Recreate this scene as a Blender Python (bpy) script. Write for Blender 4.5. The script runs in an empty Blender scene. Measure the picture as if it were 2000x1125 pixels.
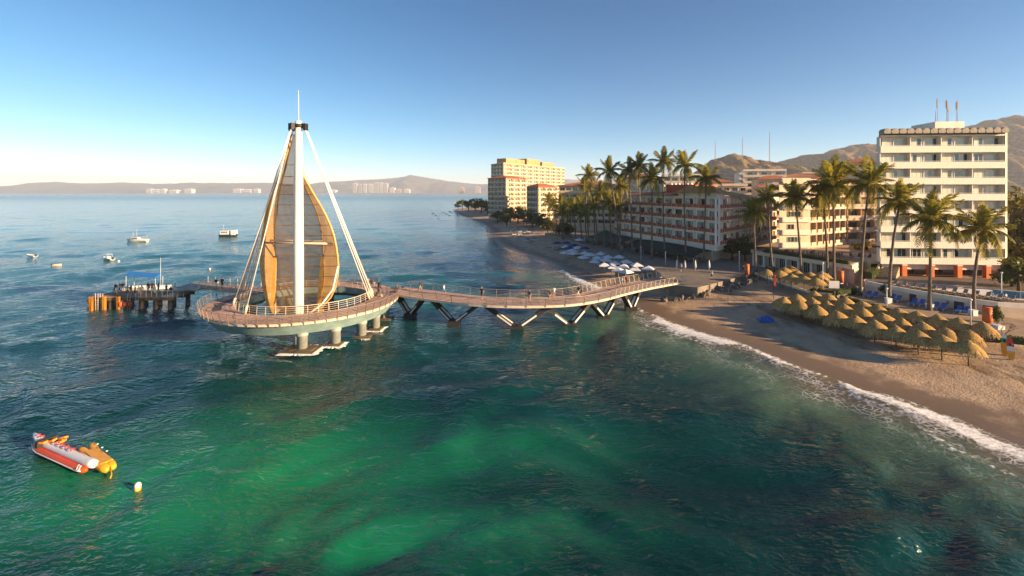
import bpy, bmesh, math, random
import numpy as np
from mathutils import Vector, Matrix, noise as mnoise

# ------------------------------------------------------------------ camera, sky, sun, exposure
SC = bpy.context.scene
COL = SC.collection
H = 20.0            # camera height above the sea
FPX = 900.0         # focal length in pixels of a 2000 px wide frame
HOR = 375.5         # horizon row
R = math.radians
SUN_AZ = -24.0        # degrees from +X towards +Y
SUN_EL = 14.0

cam_d = bpy.data.cameras.new('camera')
cam = bpy.data.objects.new('camera', cam_d)
COL.objects.link(cam)
cam.location = (0, 0, H)
cam.rotation_euler = (R(90), 0, 0)
cam_d.sensor_width = 36
cam_d.lens = FPX / 2000 * 36
cam_d.shift_y = -(562.5 - HOR) / 2000
cam_d.clip_start = 0.5
cam_d.clip_end = 60000
SC.camera = cam

world = bpy.data.worlds.new('World')
SC.world = world
world.use_nodes = True
wn = world.node_tree
bg = wn.nodes['Background']
sky = wn.nodes.new('ShaderNodeTexSky')
sky.sky_type = 'NISHITA'
sky.sun_disc = False
sky.sun_elevation = R(SUN_EL)
sky.sun_rotation = R(90 - SUN_AZ)
sky.altitude = 0
sky.air_density = 0.6
sky.dust_density = 0.0
sky.ozone_density = 3.0
# contrast curve of the whole sky: deepens the blue overhead and keeps the horizon pale
sp = wn.nodes.new('ShaderNodeSeparateColor'); cb = wn.nodes.new('ShaderNodeCombineColor')
wn.links.new(sky.outputs[0], sp.inputs[0])
for _k, (_p, _g) in enumerate(((1.75, 0.58), (1.22, 0.93), (1.0, 1.08))):
    pw_ = wn.nodes.new('ShaderNodeMath'); pw_.operation = 'POWER'; pw_.inputs[1].default_value = _p
    gn_ = wn.nodes.new('ShaderNodeMath'); gn_.operation = 'MULTIPLY'; gn_.inputs[1].default_value = _g
    wn.links.new(sp.outputs[_k], pw_.inputs[0]); wn.links.new(pw_.outputs[0], gn_.inputs[0]); wn.links.new(gn_.outputs[0], cb.inputs[_k])
wn.links.new(cb.outputs[0], bg.inputs['Color'])
bg.inputs['Strength'].default_value = 0.056

sun_d = bpy.data.lights.new('sun', 'SUN')
sun_d.energy = 5.0
sun_d.angle = R(0.5)
sun_d.color = (1.0, 0.70, 0.40)
sun = bpy.data.objects.new('sun', sun_d)
COL.objects.link(sun)
_sv = Vector((math.cos(R(SUN_EL)) * math.cos(R(SUN_AZ)), math.cos(R(SUN_EL)) * math.sin(R(SUN_AZ)), math.sin(R(SUN_EL))))
sun.rotation_euler = _sv.to_track_quat('Z', 'Y').to_euler()
sun.location = _sv * 300

SC.view_settings.view_transform = 'Standard'
SC.view_settings.look = 'None'
SC.view_settings.gamma = 1
SC.view_settings.use_curve_mapping = False
SC.view_settings.exposure = 1.6
SC.cycles.max_bounces = 8
SC.cycles.transparent_max_bounces = 16
SC.cycles.volume_bounces = 1
SC.cycles.caustics_reflective = False
SC.cycles.caustics_refractive = False

# ------------------------------------------------------------------ helpers
rng = random.Random(7)

def at(px, py, z=0.0):
    """ground point seen at photo pixel (px, py) when it lies at height z"""
    Y = FPX * (H - z) / (py - HOR)
    return Vector(((px - 1000) / FPX * Y, Y, z))

def atY(px, py, Y):
    return Vector(((px - 1000) / FPX * Y, Y, H - (py - HOR) * Y / FPX))

def tag(o, label=None, cat=None, group=None, kind=None):
    if label: o['label'] = label
    if cat: o['category'] = cat
    if group: o['group'] = group
    if kind: o['kind'] = kind
    return o

def empty(name, loc, rz=0.0, label=None, cat=None, group=None):
    o = bpy.data.objects.new(name, None)
    COL.objects.link(o)
    o.location = loc
    o.rotation_euler = (0, 0, rz)
    o.empty_display_size = 0.3
    return tag(o, label, cat, group)

def put(name, mesh, parent=None, loc=(0, 0, 0), rot=(0, 0, 0), scale=None, mat=None):
    o = bpy.data.objects.new(name, mesh)
    COL.objects.link(o)
    o.parent = parent
    o.location = loc
    o.rotation_euler = rot
    if scale is not None: o.scale = scale
    if mat is not None:
        o.material_slots[0].link = 'OBJECT'
        o.material_slots[0].material = mat
    return o

def copy_tree(o, parent=None):
    c = o.copy()
    COL.objects.link(c)
    c.parent = parent
    for ch in list(o.children):
        copy_tree(ch, c)
    return c

class MB:
    """collects faces of one part"""
    def __init__(s): s.v = []; s.f = []; s.m = []; s.smooth = []
    def add(s, vs, fs, m=0, sm=False):
        b = len(s.v); s.v.extend([tuple(v) for v in vs])
        for f in fs:
            s.f.append([b + i for i in f]); s.m.append(m); s.smooth.append(sm)
        return s
    def quad(s, a, b, c, d, m=0): return s.add([a, b, c, d], [(0, 1, 2, 3)], m)
    def box(s, x0, y0, z0, x1, y1, z1, m=0):
        return s.add([(x0, y0, z0), (x1, y0, z0), (x1, y1, z0), (x0, y1, z0), (x0, y0, z1), (x1, y0, z1), (x1, y1, z1), (x0, y1, z1)],
                     [(0, 3, 2, 1), (4, 5, 6, 7), (0, 1, 5, 4), (1, 2, 6, 5), (2, 3, 7, 6), (3, 0, 4, 7)], m)
    def cbox(s, c, sz, rz=0, m=0, tilt=None):
        hx, hy, hz = sz[0] / 2, sz[1] / 2, sz[2] / 2
        M = Matrix.Rotation(rz, 3, 'Z')
        if tilt: M = M @ Matrix.Rotation(tilt, 3, 'X')
        P = [M @ Vector(p) + Vector(c) for p in ((-hx, -hy, -hz), (hx, -hy, -hz), (hx, hy, -hz), (-hx, hy, -hz), (-hx, -hy, hz), (hx, -hy, hz), (hx, hy, hz), (-hx, hy, hz))]
        return s.add(P, [(0, 3, 2, 1), (4, 5, 6, 7), (0, 1, 5, 4), (1, 2, 6, 5), (2, 3, 7, 6), (3, 0, 4, 7)], m)
    def bar(s, p, q, w, h=None, m=0):
        """rectangular bar from p to q"""
        p = Vector(p); q = Vector(q); h = h or w
        d = (q - p).normalized()
        up = Vector((0, 0, 1)) if abs(d.z) < 0.95 else Vector((0, 1, 0))
        a = d.cross(up).normalized() * w / 2; b = a.cross(d).normalized() * h / 2
        P = [p - a - b, p + a - b, p + a + b, p - a + b, q - a - b, q + a - b, q + a + b, q - a + b]
        return s.add(P, [(0, 3, 2, 1), (4, 5, 6, 7), (0, 1, 5, 4), (1, 2, 6, 5), (2, 3, 7, 6), (3, 0, 4, 7)], m)
    def tube(s, pts, r, n=8, m=0, cap=True):
        pts = [Vector(p) for p in pts]
        rs = r if isinstance(r, (list, tuple)) else [r] * len(pts)
        V = []; F = []
        ref = None
        for i, p in enumerate(pts):
            d = (pts[min(i + 1, len(pts) - 1)] - pts[max(i - 1, 0)]).normalized()
            if ref is None: ref = Vector((1, 0, 0)) if abs(d.x) < 0.9 else Vector((0, 1, 0))
            a = (ref - d * ref.dot(d)).normalized(); ref = a; b = d.cross(a)
            for k in range(n):
                t = 2 * math.pi * k / n
                V.append(p + (a * math.cos(t) + b * math.sin(t)) * rs[i])
        for i in range(len(pts) - 1):
            for k in range(n):
                k2 = (k + 1) % n
                F.append((i * n + k, i * n + k2, (i + 1) * n + k2, (i + 1) * n + k))
        if cap:
            F.append(tuple(range(n - 1, -1, -1))); F.append(tuple((len(pts) - 1) * n + k for k in range(n)))
        return s.add(V, F, m, n > 5)
    def lathe(s, prof, n=16, c=(0, 0, 0), m=0, cap=True):
        V = []; F = []
        for r, z in prof:
            for k in range(n):
                t = 2 * math.pi * k / n
                V.append((c[0] + r * math.cos(t), c[1] + r * math.sin(t), c[2] + z))
        for i in range(len(prof) - 1):
            for k in range(n):
                k2 = (k + 1) % n
                F.append((i * n + k, i * n + k2, (i + 1) * n + k2, (i + 1) * n + k))
        if cap:
            F.append(tuple(range(n - 1, -1, -1))); F.append(tuple((len(prof) - 1) * n + k for k in range(n)))
        return s.add(V, F, m, True)
    def prism(s, poly, z0, z1, m=0):
        n = len(poly)
        V = [(p[0], p[1], z0) for p in poly] + [(p[0], p[1], z1) for p in poly]
        area = sum(poly[i][0] * poly[(i + 1) % n][1] - poly[(i + 1) % n][0] * poly[i][1] for i in range(n))
        F = [tuple(range(n - 1, -1, -1)), tuple(range(n, 2 * n))] + [(i, (i + 1) % n, n + (i + 1) % n, n + i) for i in range(n)]
        if area < 0: F = [f[::-1] for f in F]
        return s.add(V, F, m)
    def mesh(s, name, mats):
        me = bpy.data.meshes.new(name)
        me.from_pydata(s.v, [], s.f)
        if not isinstance(mats, (list, tuple)): mats = [mats]
        for x in mats: me.materials.append(x)
        me.polygons.foreach_set('material_index', s.m)
        me.polygons.foreach_set('use_smooth', s.smooth)
        me.update()
        return me
    def build(s, name, mats, parent=None, loc=(0, 0, 0), rot=(0, 0, 0)):
        return put(name, s.mesh(name, mats), parent, loc, rot)

_cache = {}
def boxmesh(name, sx, sy, sz, mat, anchor='c'):
    """shared box mesh; anchor c = centred, b = base at z 0 centred in x and y"""
    key = (name, round(sx, 3), round(sy, 3), round(sz, 3), mat.name, anchor)
    if key not in _cache:
        z0 = 0 if anchor == 'b' else -sz / 2
        _cache[key] = MB().box(-sx / 2, -sy / 2, z0, sx / 2, sy / 2, z0 + sz).mesh(name, mat)
    return _cache[key]

def boxpart(name, parent, x0, y0, z0, x1, y1, z1, mat):
    me = boxmesh(name, abs(x1 - x0), abs(y1 - y0), abs(z1 - z0), mat)
    return put(name, me, parent, ((x0 + x1) / 2, (y0 + y1) / 2, (z0 + z1) / 2))

# ------------------------------------------------------------------ numpy noise
def vnoise(x, y, seed=0):
    xi = np.floor(x).astype(np.int64); yi = np.floor(y).astype(np.int64)
    xf = x - xi; yf = y - yi
    u = xf * xf * xf * (xf * (xf * 6 - 15) + 10); v = yf * yf * yf * (yf * (yf * 6 - 15) + 10)
    def h(a, b):
        n = (a * 374761393 + b * 668265263 + seed * 1442695041) & 0xffffffff
        n = ((n ^ (n >> 13)) * 1274126177) & 0xffffffff
        return ((n ^ (n >> 16)) & 0xffff) / 65535.0
    return (h(xi, yi) * (1 - u) + h(xi + 1, yi) * u) * (1 - v) + (h(xi, yi + 1) * (1 - u) + h(xi + 1, yi + 1) * u) * v

def fbm(x, y, oct=4, seed=0):
    s = 0; a = 0.5; t = 0
    for i in range(oct):
        s = s + a * vnoise(x * 2 ** i, y * 2 ** i, seed + i * 17); t += a; a *= 0.5
    return s / t

# ------------------------------------------------------------------ materials
MAT = {}
def mat(name, col, rough=0.7, var=0.12, scale=3.0, metallic=0.0, bump=0.0, bscale=None, spec=0.4, col2=None, trans=0.0, stretch=None):
    """procedural material: two noise octaves vary a real base colour, optional relief"""
    if name in MAT: return MAT[name]
    m = bpy.data.materials.new(name); m.use_nodes = True
    nt = m.node_tree; N = nt.nodes; L = nt.links
    p = N['Principled BSDF']
    tc = N.new('ShaderNodeTexCoord')
    src = tc.outputs['Object']
    if stretch:
        mp = N.new('ShaderNodeMapping'); mp.inputs['Scale'].default_value = stretch
        L.new(src, mp.inputs[0]); src = mp.outputs[0]
    nz = N.new('ShaderNodeTexNoise'); nz.inputs['Scale'].default_value = scale; nz.inputs['Detail'].default_value = 5
    nz.inputs['Roughness'].default_value = 0.62
    L.new(src, nz.inputs['Vector'])
    mx = N.new('ShaderNodeMix'); mx.data_type = 'RGBA'
    c2 = col2 or tuple(max(0, c * (1 - 2.2 * var)) for c in col)
    c1 = tuple(min(0.95, c * (1 + var)) for c in col)
    mx.inputs['A'].default_value = (*c2, 1); mx.inputs['B'].default_value = (*c1, 1)
    rp = N.new('ShaderNodeMapRange'); rp.inputs['From Min'].default_value = 0.3; rp.inputs['From Max'].default_value = 0.7
    L.new(nz.outputs['Fac'], rp.inputs['Value']); L.new(rp.outputs[0], mx.inputs['Factor'])
    L.new(mx.outputs['Result'], p.inputs['Base Color'])
    p.inputs['Roughness'].default_value = rough
    p.inputs['Metallic'].default_value = metallic
    p.inputs['Specular IOR Level'].default_value = spec
    if trans: p.inputs['Transmission Weight'].default_value = trans
    if bump:
        n2 = N.new('ShaderNodeTexNoise'); n2.inputs['Scale'].default_value = bscale or scale * 6; n2.inputs['Detail'].default_value = 4
        L.new(src, n2.inputs['Vector'])
        b = N.new('ShaderNodeBump'); b.inputs['Strength'].default_value = bump; b.inputs['Distance'].default_value = 0.05
        L.new(n2.outputs['Fac'], b.inputs['Height']); L.new(b.outputs[0], p.inputs['Normal'])
    MAT[name] = m
    return m
# ------------------------------------------------------------------ shoreline and ground height
SHORE_C = [(140, -90), (95, -20), (66, 8), (50, 24), (42.5, 31), (39.4, 36), (38.2, 42), (35.5, 46.5), (32.6, 52.5), (29.5, 61), (25.2, 68), (22.6, 76), (21.3, 84),
           (19, 95), (15.5, 108), (8.9, 134), (0, 158), (-6, 182), (-9.5, 213), (-12, 245), (-18, 285), (-32, 345), (-52, 430), (-64, 505), (-67, 552), (-52, 600),
           (-10, 680), (60, 900), (150, 2000), (0, 3500), (-600, 5000), (-1500, 5700), (-2700, 6100), (-6000, 7300), (-12500, 9000)]
def catmull(P, n):
    out = []
    for i in range(len(P) - 1):
        p0 = P[max(i - 1, 0)]; p1 = P[i]; p2 = P[i + 1]; p3 = P[min(i + 2, len(P) - 1)]
        for k in range(n):
            t = k / n
            out.append(tuple(0.5 * (2 * b + (c - a) * t + (2 * a - 5 * b + 4 * c - d) * t * t + (3 * b - a - 3 * c + d) * t ** 3) for a, b, c, d in zip(p0, p1, p2, p3)))
    out.append(tuple(P[-1]))
    return out
SHORE = np.array(catmull(SHORE_C, 5))
_POLY = np.vstack([SHORE, [(-12500, 10500), (14000, 10500), (14000, -90)]])

def shore_d(x, y):
    """signed distance inland (positive on land)"""
    x = np.asarray(x, float).ravel(); y = np.asarray(y, float).ravel()
    d2 = np.full(x.shape, 1e18)
    for a, b in zip(SHORE[:-1], SHORE[1:]):
        e = b - a; L2 = e @ e
        t = np.clip(((x - a[0]) * e[0] + (y - a[1]) * e[1]) / L2, 0, 1)
        d2 = np.minimum(d2, (x - a[0] - t * e[0]) ** 2 + (y - a[1] - t * e[1]) ** 2)
    ins = np.zeros(x.shape, bool)
    n = len(_POLY)
    for i in range(n):
        a = _POLY[i]; b = _POLY[(i + 1) % n]
        c = (a[1] > y) != (b[1] > y)
        if abs(b[1] - a[1]) < 1e-9: continue
        ins ^= c & (x < (b[0] - a[0]) * (y - a[1]) / (b[1] - a[1]) + a[0])
    return np.where(ins, 1, -1) * np.sqrt(d2)

def ground_z(x, y, d=None):
    x = np.asarray(x, float); y = np.asarray(y, float)
    if d is None: d = shore_d(x, y).reshape(x.shape)
    z = np.interp(d, [-60, 0, 6, 14, 24, 45, 90, 300, 1200], [-3.0, 0.0, 0.42, 1.05, 1.75, 2.2, 2.9, 9, 14])
    bumps = (fbm(x * 0.25, y * 0.25, 4, 3) - 0.5) * 0.30 + (fbm(x * 0.9, y * 0.9, 2, 31) - 0.5) * 0.10
    w = np.clip((d - 4) / 8, 0, 1) * np.clip((60 - d) / 30, 0, 1) * (y < 400)
    return z + bumps * w

def gz(x, y): return float(ground_z(np.array([x]), np.array([y]))[0])

def on_ground(px, py, dz=0.0):
    z = 1.5
    for _ in range(8):
        p = at(px, py, z + dz); z = gz(p.x, p.y)
    return Vector((p.x, p.y, z))

def grid_mesh(name, X, Y, Z, mats, attrs=None, smooth=True):
    r, c = X.shape
    me = bpy.data.meshes.new(name)
    co = np.stack([X, Y, Z], -1).reshape(-1, 3).astype(np.float32)
    idx = np.arange(r * c).reshape(r, c)
    q = np.stack([idx[:-1, :-1], idx[:-1, 1:], idx[1:, 1:], idx[1:, :-1]], -1).reshape(-1, 4)
    me.vertices.add(len(co)); me.vertices.foreach_set('co', co.ravel())
    me.loops.add(q.size); me.loops.foreach_set('vertex_index', q.ravel().astype(np.int32))
    me.polygons.add(len(q))
    me.polygons.foreach_set('loop_start', np.arange(0, q.size, 4, dtype=np.int32))
    me.polygons.foreach_set('use_smooth', np.full(len(q), smooth))
    for k, v in (attrs or {}).items():
        a = me.attributes.new(k, 'FLOAT', 'POINT'); a.data.foreach_set('value', v.ravel().astype(np.float32))
    me.materials.append(mats)
    me.update(calc_edges=True)
    return me

def nodes_of(name):
    m = bpy.data.materials.new(name); m.use_nodes = True
    MAT[name] = m
    return m, m.node_tree.nodes, m.node_tree.links, m.node_tree.nodes['Principled BSDF']

def ramp(N, stops, interp='LINEAR'):
    r = N.new('ShaderNodeValToRGB'); e = r.color_ramp.elements
    r.color_ramp.interpolation = interp
    while len(e) < len(stops): e.new(0.5)
    for k, (p, c) in zip(e, stops): k.position = p; k.color = (*c, 1)
    return r

def tnoise(N, L, vec, scale, detail=4, rough=0.55):
    n = N.new('ShaderNodeTexNoise'); n.inputs['Scale'].default_value = scale; n.inputs['Detail'].default_value = detail
    n.inputs['Roughness'].default_value = rough
    L.new(vec, n.inputs['Vector'])
    return n.outputs['Fac']

def math_(N, L, op, a, b=None, c=None):
    m = N.new('ShaderNodeMath'); m.operation = op
    for i, x in enumerate((a, b, c)):
        if x is None: continue
        if isinstance(x, (int, float)): m.inputs[i].default_value = x
        else: L.new(x, m.inputs[i])
    return m.outputs[0]

def maprange(N, L, v, a, b, c=0.0, d=1.0, smooth=False):
    m = N.new('ShaderNodeMapRange')
    if smooth: m.interpolation_type = 'SMOOTHSTEP'
    L.new(v, m.inputs['Value'])
    for k, x in zip(('From Min', 'From Max', 'To Min', 'To Max'), (a, b, c, d)): m.inputs[k].default_value = x
    return m.outputs[0]

def mixc(N, L, f, a, b):
    m = N.new('ShaderNodeMix'); m.data_type = 'RGBA'
    for k, x in (('Factor', f), ('A', a), ('B', b)):
        if isinstance(x, (int, float)): m.inputs[k].default_value = x
        elif isinstance(x, tuple): m.inputs[k].default_value = (*x, 1)
        else: L.new(x, m.inputs[k])
    return m.outputs['Result']

# ------------------------------------------------------------------ ground: beach sand running into town ground
def make_ground():
    def axis(dense0, dense1, step, lo, hi, g=1.12):
        a = list(np.arange(dense0, dense1 + 1e-6, step))
        s = step; x = dense1
        while x < hi: s *= g; x += s; a.append(min(x, hi))
        s = step; x = dense0; b = []
        while x > lo: s *= g; x -= s; b.append(max(x, lo))
        return np.array(b[::-1] + a)
    xs = axis(-30, 80, 0.5, -12500, 14000, 1.10); ys = axis(20, 170, 0.6, -80, 10300, 1.06)
    X, Y = np.meshgrid(xs, ys)
    d = shore_d(X, Y).reshape(X.shape)
    Z = ground_z(X, Y, d)
    m, N, L, p = nodes_of('sand')
    tc = N.new('ShaderNodeTexCoord').outputs['Object']
    at_ = N.new('ShaderNodeAttribute'); at_.attribute_name = 'inland'; dd = at_.outputs['Fac']
    n1 = tnoise(N, L, tc, 0.35, 6, 0.6); n2 = tnoise(N, L, tc, 2.2, 6, 0.65)
    dry = mixc(N, L, maprange(N, L, n1, 0.32, 0.68), (0.38, 0.255, 0.15), (0.58, 0.40, 0.25))
    mp = N.new('ShaderNodeMapping'); mp.inputs['Scale'].default_value = (1, 0.35, 1); mp.inputs['Rotation'].default_value = (0, 0, R(-12)); L.new(tc, mp.inputs[0])
    weed = tnoise(N, L, mp.outputs[0], 0.42, 8, 0.72)
    band = math_(N, L, 'MULTIPLY', maprange(N, L, dd, 8, 13, smooth=True), maprange(N, L, dd, 26, 18, smooth=True))
    dry = mixc(N, L, math_(N, L, 'MULTIPLY', maprange(N, L, weed, 0.50, 0.64), band), dry, (0.15, 0.095, 0.045))
    dry = mixc(N, L, math_(N, L, 'MULTIPLY', maprange(N, L, n2, 0.35, 0.6), 0.22), dry, (0.25, 0.175, 0.115))
    jit = math_(N, L, 'ADD', dd, maprange(N, L, n1, 0.3, 0.7, -2.2, 2.2))
    wet = maprange(N, L, jit, 3.0, 7.0, 1, 0, True)
    c = mixc(N, L, wet, dry, (0.21, 0.14, 0.085))
    town = mixc(N, L, maprange(N, L, n1, 0.3, 0.7), (0.16, 0.12, 0.085), (0.26, 0.20, 0.15))
    c = mixc(N, L, maprange(N, L, dd, 60, 90, smooth=True), c, town)
    L.new(c, p.inputs['Base Color'])
    L.new(maprange(N, L, math_(N, L, 'MULTIPLY', wet, maprange(N, L, dd, 4.5, 1.0)), 0, 1, 0.88, 0.36), p.inputs['Roughness'])
    hgt = math_(N, L, 'ADD', n2, math_(N, L, 'MULTIPLY', tnoise(N, L, tc, 7, 3), 0.5))
    b = N.new('ShaderNodeBump'); b.inputs['Distance'].default_value = 0.12
    L.new(maprange(N, L, wet, 0, 1, 1.0, 0.10), b.inputs['Strength']); L.new(hgt, b.inputs['Height']); L.new(b.outputs[0], p.inputs['Normal'])
    o = put('ground', grid_mesh('ground', X, Y, Z, m, {'inland': d}))
    tag(o, 'tan beach sand running back into the town', 'ground', kind='structure')
make_ground()

# ------------------------------------------------------------------ sea
WAVES = []
_wr = random.Random(11)
for i in range(26):
    lam = 1.8 * (1.13 ** i) * _wr.uniform(0.9, 1.1)
    ang = R(_wr.gauss(-78, 34))      # running in towards the beach
    amp = 0.0105 * lam ** 0.68
    WAVES.append((lam, math.cos(ang), math.sin(ang), amp, _wr.uniform(0, 6.28)))

def make_sea():
    q = [-14.0]
    while q[-1] < 9600: q.append(q[-1] + (q[-1] + 36) * 0.0078)
    ys = np.array(q)
    us = np.linspace(-1.75, 1.75, 520)
    Y = np.repeat(ys[:, None], len(us), 1); X = us[None, :] * (Y + 36)
    d = shore_d(X, Y).reshape(X.shape)
    Z = np.zeros_like(X)
    wx = X + 3.0 * (fbm(X * 0.05, Y * 0.05, 2, 5) - 0.5) * 6; wy = Y + 3.0 * (fbm(X * 0.05 + 40, Y * 0.05, 2, 6) - 0.5) * 6
    for lam, cx, cy, a, ph in WAVES:
        t = 2 * np.pi / lam * (wx * cx + wy * cy) + ph
        s = np.sin(t)
        cut = np.clip(2.2 - (Y + 36) * 0.0156 / (lam * 0.30), 0, 1)    # drop waves finer than the mesh
        Z += a * (s + 0.28 * np.cos(2 * t)) * cut
    Z *= np.interp(Y, [80, 200], [1.0, 0.38])
    Z *= 0.75 + 0.7 * fbm(X * 0.02, Y * 0.02, 3, 9)
    shal = np.clip(-d / 14, 0.12, 1)
    Z *= np.where(Y < 400, shal, 1)
    # small swell lines folding over near the sand
    ph = fbm(X * 0.035, Y * 0.035, 3, 21) * 5
    for d0, amp, w in ((-2.0, 0.18, 1.1), (-9.0, 0.11, 2.4), (-19, 0.06, 3.6)):
        loc = d + ph - 2.5 - d0
        Z += np.where(Y < 900, amp * np.exp(-(loc / w) ** 2) * (0.3 + fbm(X * 0.06, Y * 0.06, 2, 33)), 0)
    sand = np.zeros_like(X)
    for (px, py, sx, sy, a) in ((520, 820, 230, 110, .55), (1000, 864, 260, 48, .62), (760, 930, 330, 90, .55), (850, 1040, 320, 85, .82), (180, 960, 340, 170, .5), (430, 930, 260, 150, .5), (1150, 1010, 160, 60, .25)):
        c = at(px, py); ex = sx / FPX * c.y; ey = c.y - at(px, py + sy).y
        sand = 1 - (1 - sand) * (1 - a * 0.8 * np.exp(-((X - c.x) / ex) ** 2 - ((Y - c.y) / ey) ** 2))
    sand = sand * (0.62 + 0.75 * fbm(X * 0.05, Y * 0.08, 3, 77))
    dk = np.zeros_like(X)  # darker patches mixed into the water colour at set places
    for (px, py, sx, sy, a) in ((1030, 945, 330, 50, .95), (1400, 960, 330, 150, .95), (760, 780, 260, 70, .8), (1250, 1100, 420, 60, .9), (560, 1125, 600, 40, .8), (60, 1110, 260, 60, .7), (640, 960, 260, 34, .5), (700, 770, 330, 60, .85)):
        c = at(px, py); ex = sx / FPX * c.y; ey = c.y - at(px, py + sy).y
        dk = np.maximum(dk, (0.7 + 0.5 * fbm(X * 0.08, Y * 0.12, 3, 88)) * a * np.exp(-((X - c.x) / ex) ** 2 - ((Y - c.y) / ey) ** 2))
    m, N, L, p = nodes_of('sea_water')
    tc = N.new('ShaderNodeTexCoord').outputs['Object']
    def attr(n):
        a = N.new('ShaderNodeAttribute'); a.attribute_name = n; return a.outputs['Fac']
    dd = attr('inland'); sa = attr('sandy_bottom'); wd = attr('weedy_bottom')
    big = tnoise(N, L, tc, 0.035, 4, 0.5)
    sep = N.new('ShaderNodeSeparateXYZ'); L.new(tc, sep.inputs[0])
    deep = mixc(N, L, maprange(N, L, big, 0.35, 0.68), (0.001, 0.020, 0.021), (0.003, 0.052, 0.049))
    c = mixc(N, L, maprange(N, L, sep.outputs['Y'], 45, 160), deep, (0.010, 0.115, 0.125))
    c = mixc(N, L, maprange(N, L, sa, 0.02, 0.95), c, (0.008, 0.225, 0.090))
    c = mixc(N, L, math_(N, L, 'MULTIPLY', wd, 0.75), c, (0.001, 0.016, 0.016))
    jit = math_(N, L, 'ADD', dd, maprange(N, L, tnoise(N, L, tc, 0.10, 2), 0.3, 0.7, -2.0, 2.0))
    c = mixc(N, L, maprange(N, L, jit, -18, -6.5, 0, 0.9, True), c, (0.060, 0.118, 0.080))
    c = mixc(N, L, maprange(N, L, jit, -6, -0.5, 0, 0.9, True), c, (0.15, 0.115, 0.07))
    # foam: lacy streaks just off the sand
    mp = N.new('ShaderNodeMapping'); mp.inputs['Scale'].default_value = (1.0, 1.0, 1.0); L.new(tc, mp.inputs[0])
    vor = N.new('ShaderNodeTexVoronoi'); vor.feature = 'DISTANCE_TO_EDGE'; vor.inputs['Scale'].default_value = 1.6
    wv = N.new('ShaderNodeVectorMath'); wv.operation = 'ADD'
    nn = N.new('ShaderNodeTexNoise'); nn.inputs['Scale'].default_value = 0.9; nn.inputs['Detail'].default_value = 4; L.new(tc, nn.inputs['Vector'])
    L.new(tc, wv.inputs[0]); L.new(nn.outputs['Color'], wv.inputs[1]); L.new(wv.outputs[0], vor.inputs['Vector'])
    lace = maprange(N, L, vor.outputs['Distance'], 0.10, 0.02)
    zone = math_(N, L, 'MULTIPLY', maprange(N, L, jit, -9, -1.5), maprange(N, L, tnoise(N, L, tc, 0.3, 3), 0.42, 0.60))
    foam = math_(N, L, 'MULTIPLY', math_(N, L, 'MULTIPLY', lace, zone), 0.75)
    fz = attr('foam')
    ft = maprange(N, L, math_(N, L, 'ADD', fz, maprange(N, L, tnoise(N, L, tc, 1.8, 7, 0.7), 0.3, 0.7, -0.5, 0.34)), 0.36, 0.80)
    foam = math_(N, L, 'MAXIMUM', foam, ft)
    c = mixc(N, L, foam, c, (0.74, 0.74, 0.74))
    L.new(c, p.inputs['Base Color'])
    p.inputs['Specular IOR Level'].default_value = 0.0; p.inputs['Roughness'].default_value = 0.9
    p.inputs['Coat IOR'].default_value = 1.33; L.new(maprange(N, L, foam, 0, 1, 1.0, 0.15), p.inputs['Coat Weight'])
    L.new(math_(N, L, 'MAXIMUM', maprange(N, L, foam, 0, 1, 0.06, 0.8), maprange(N, L, sep.outputs['Y'], 80, 1500, 0.05, 0.22)), p.inputs['Coat Roughness'])
    st = N.new('ShaderNodeMapping'); st.inputs['Scale'].default_value = (0.55, 1.0, 1); st.inputs['Rotation'].default_value = (0, 0, R(14)); L.new(tc, st.inputs[0])
    def ridged(sc, det):
        n = tnoise(N, L, st.outputs[0], sc, det, 0.5)
        return math_(N, L, 'SUBTRACT', 1.0, math_(N, L, 'ABSOLUTE', maprange(N, L, n, 0, 1, -2.2, 2.2)))
    h = math_(N, L, 'ADD', math_(N, L, 'MULTIPLY', ridged(0.55, 2), 0.135), math_(N, L, 'MULTIPLY', ridged(1.7, 3), 0.095))
    h = math_(N, L, 'ADD', h, math_(N, L, 'MULTIPLY', tnoise(N, L, st.outputs[0], 6.0, 3), 0.045))
    b = N.new('ShaderNodeBump'); b.inputs['Distance'].default_value = 1.0
    L.new(math_(N, L, 'MULTIPLY', maprange(N, L, sep.outputs['Y'], 55, 240, 0.9, 0.26), maprange(N, L, jit, -12, -2, 1.0, 0.45)), b.inputs['Strength'])
    L.new(h, b.inputs['Height']); L.new(b.outputs[0], p.inputs['Coat Normal'])
    b2 = N.new('ShaderNodeBump'); b2.inputs['Distance'].default_value = 1.0; b2.inputs['Strength'].default_value = 0.26
    L.new(h, b2.inputs['Height']); L.new(b2.outputs[0], p.inputs['Normal'])
    # breaker foam along the sand: wide where a wave has just fallen
    run = fbm(X * 0.09, Y * 0.09, 3, 51)
    edge = d + (fbm(X * 0.35, Y * 0.35, 3, 53) - 0.5) * 1.6
    wide = 0.35 + 2.6 * np.clip((run - 0.42) * 4, 0, 1)
    near = (Y < 62) | ((Y > 62) & (Y < 72) & (X > 18))
    wide = np.where((Y < 42), 2.6, wide)
    wide = np.where((Y > 60) & (Y < 72), 3.2, wide)
    foam = np.clip(1.15 - np.abs(edge + wide * 0.45) / (wide * 0.75 + 0.15), 0, 1) * (Y < 130)
    for d0, w, sd_, cut_ in ((-4.0, 0.9, 71, 0.48),):
        lo = d - d0 + (fbm(X * 0.06, Y * 0.06, 3, sd_) - 0.5) * 5
        foam = np.maximum(foam, 0.60 * np.clip(1.1 - np.abs(lo) / w, 0, 1) * (Y < 100) * np.clip((fbm(X * 0.11, Y * 0.11, 2, sd_ + 9) - cut_) * 9, 0, 1))
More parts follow.
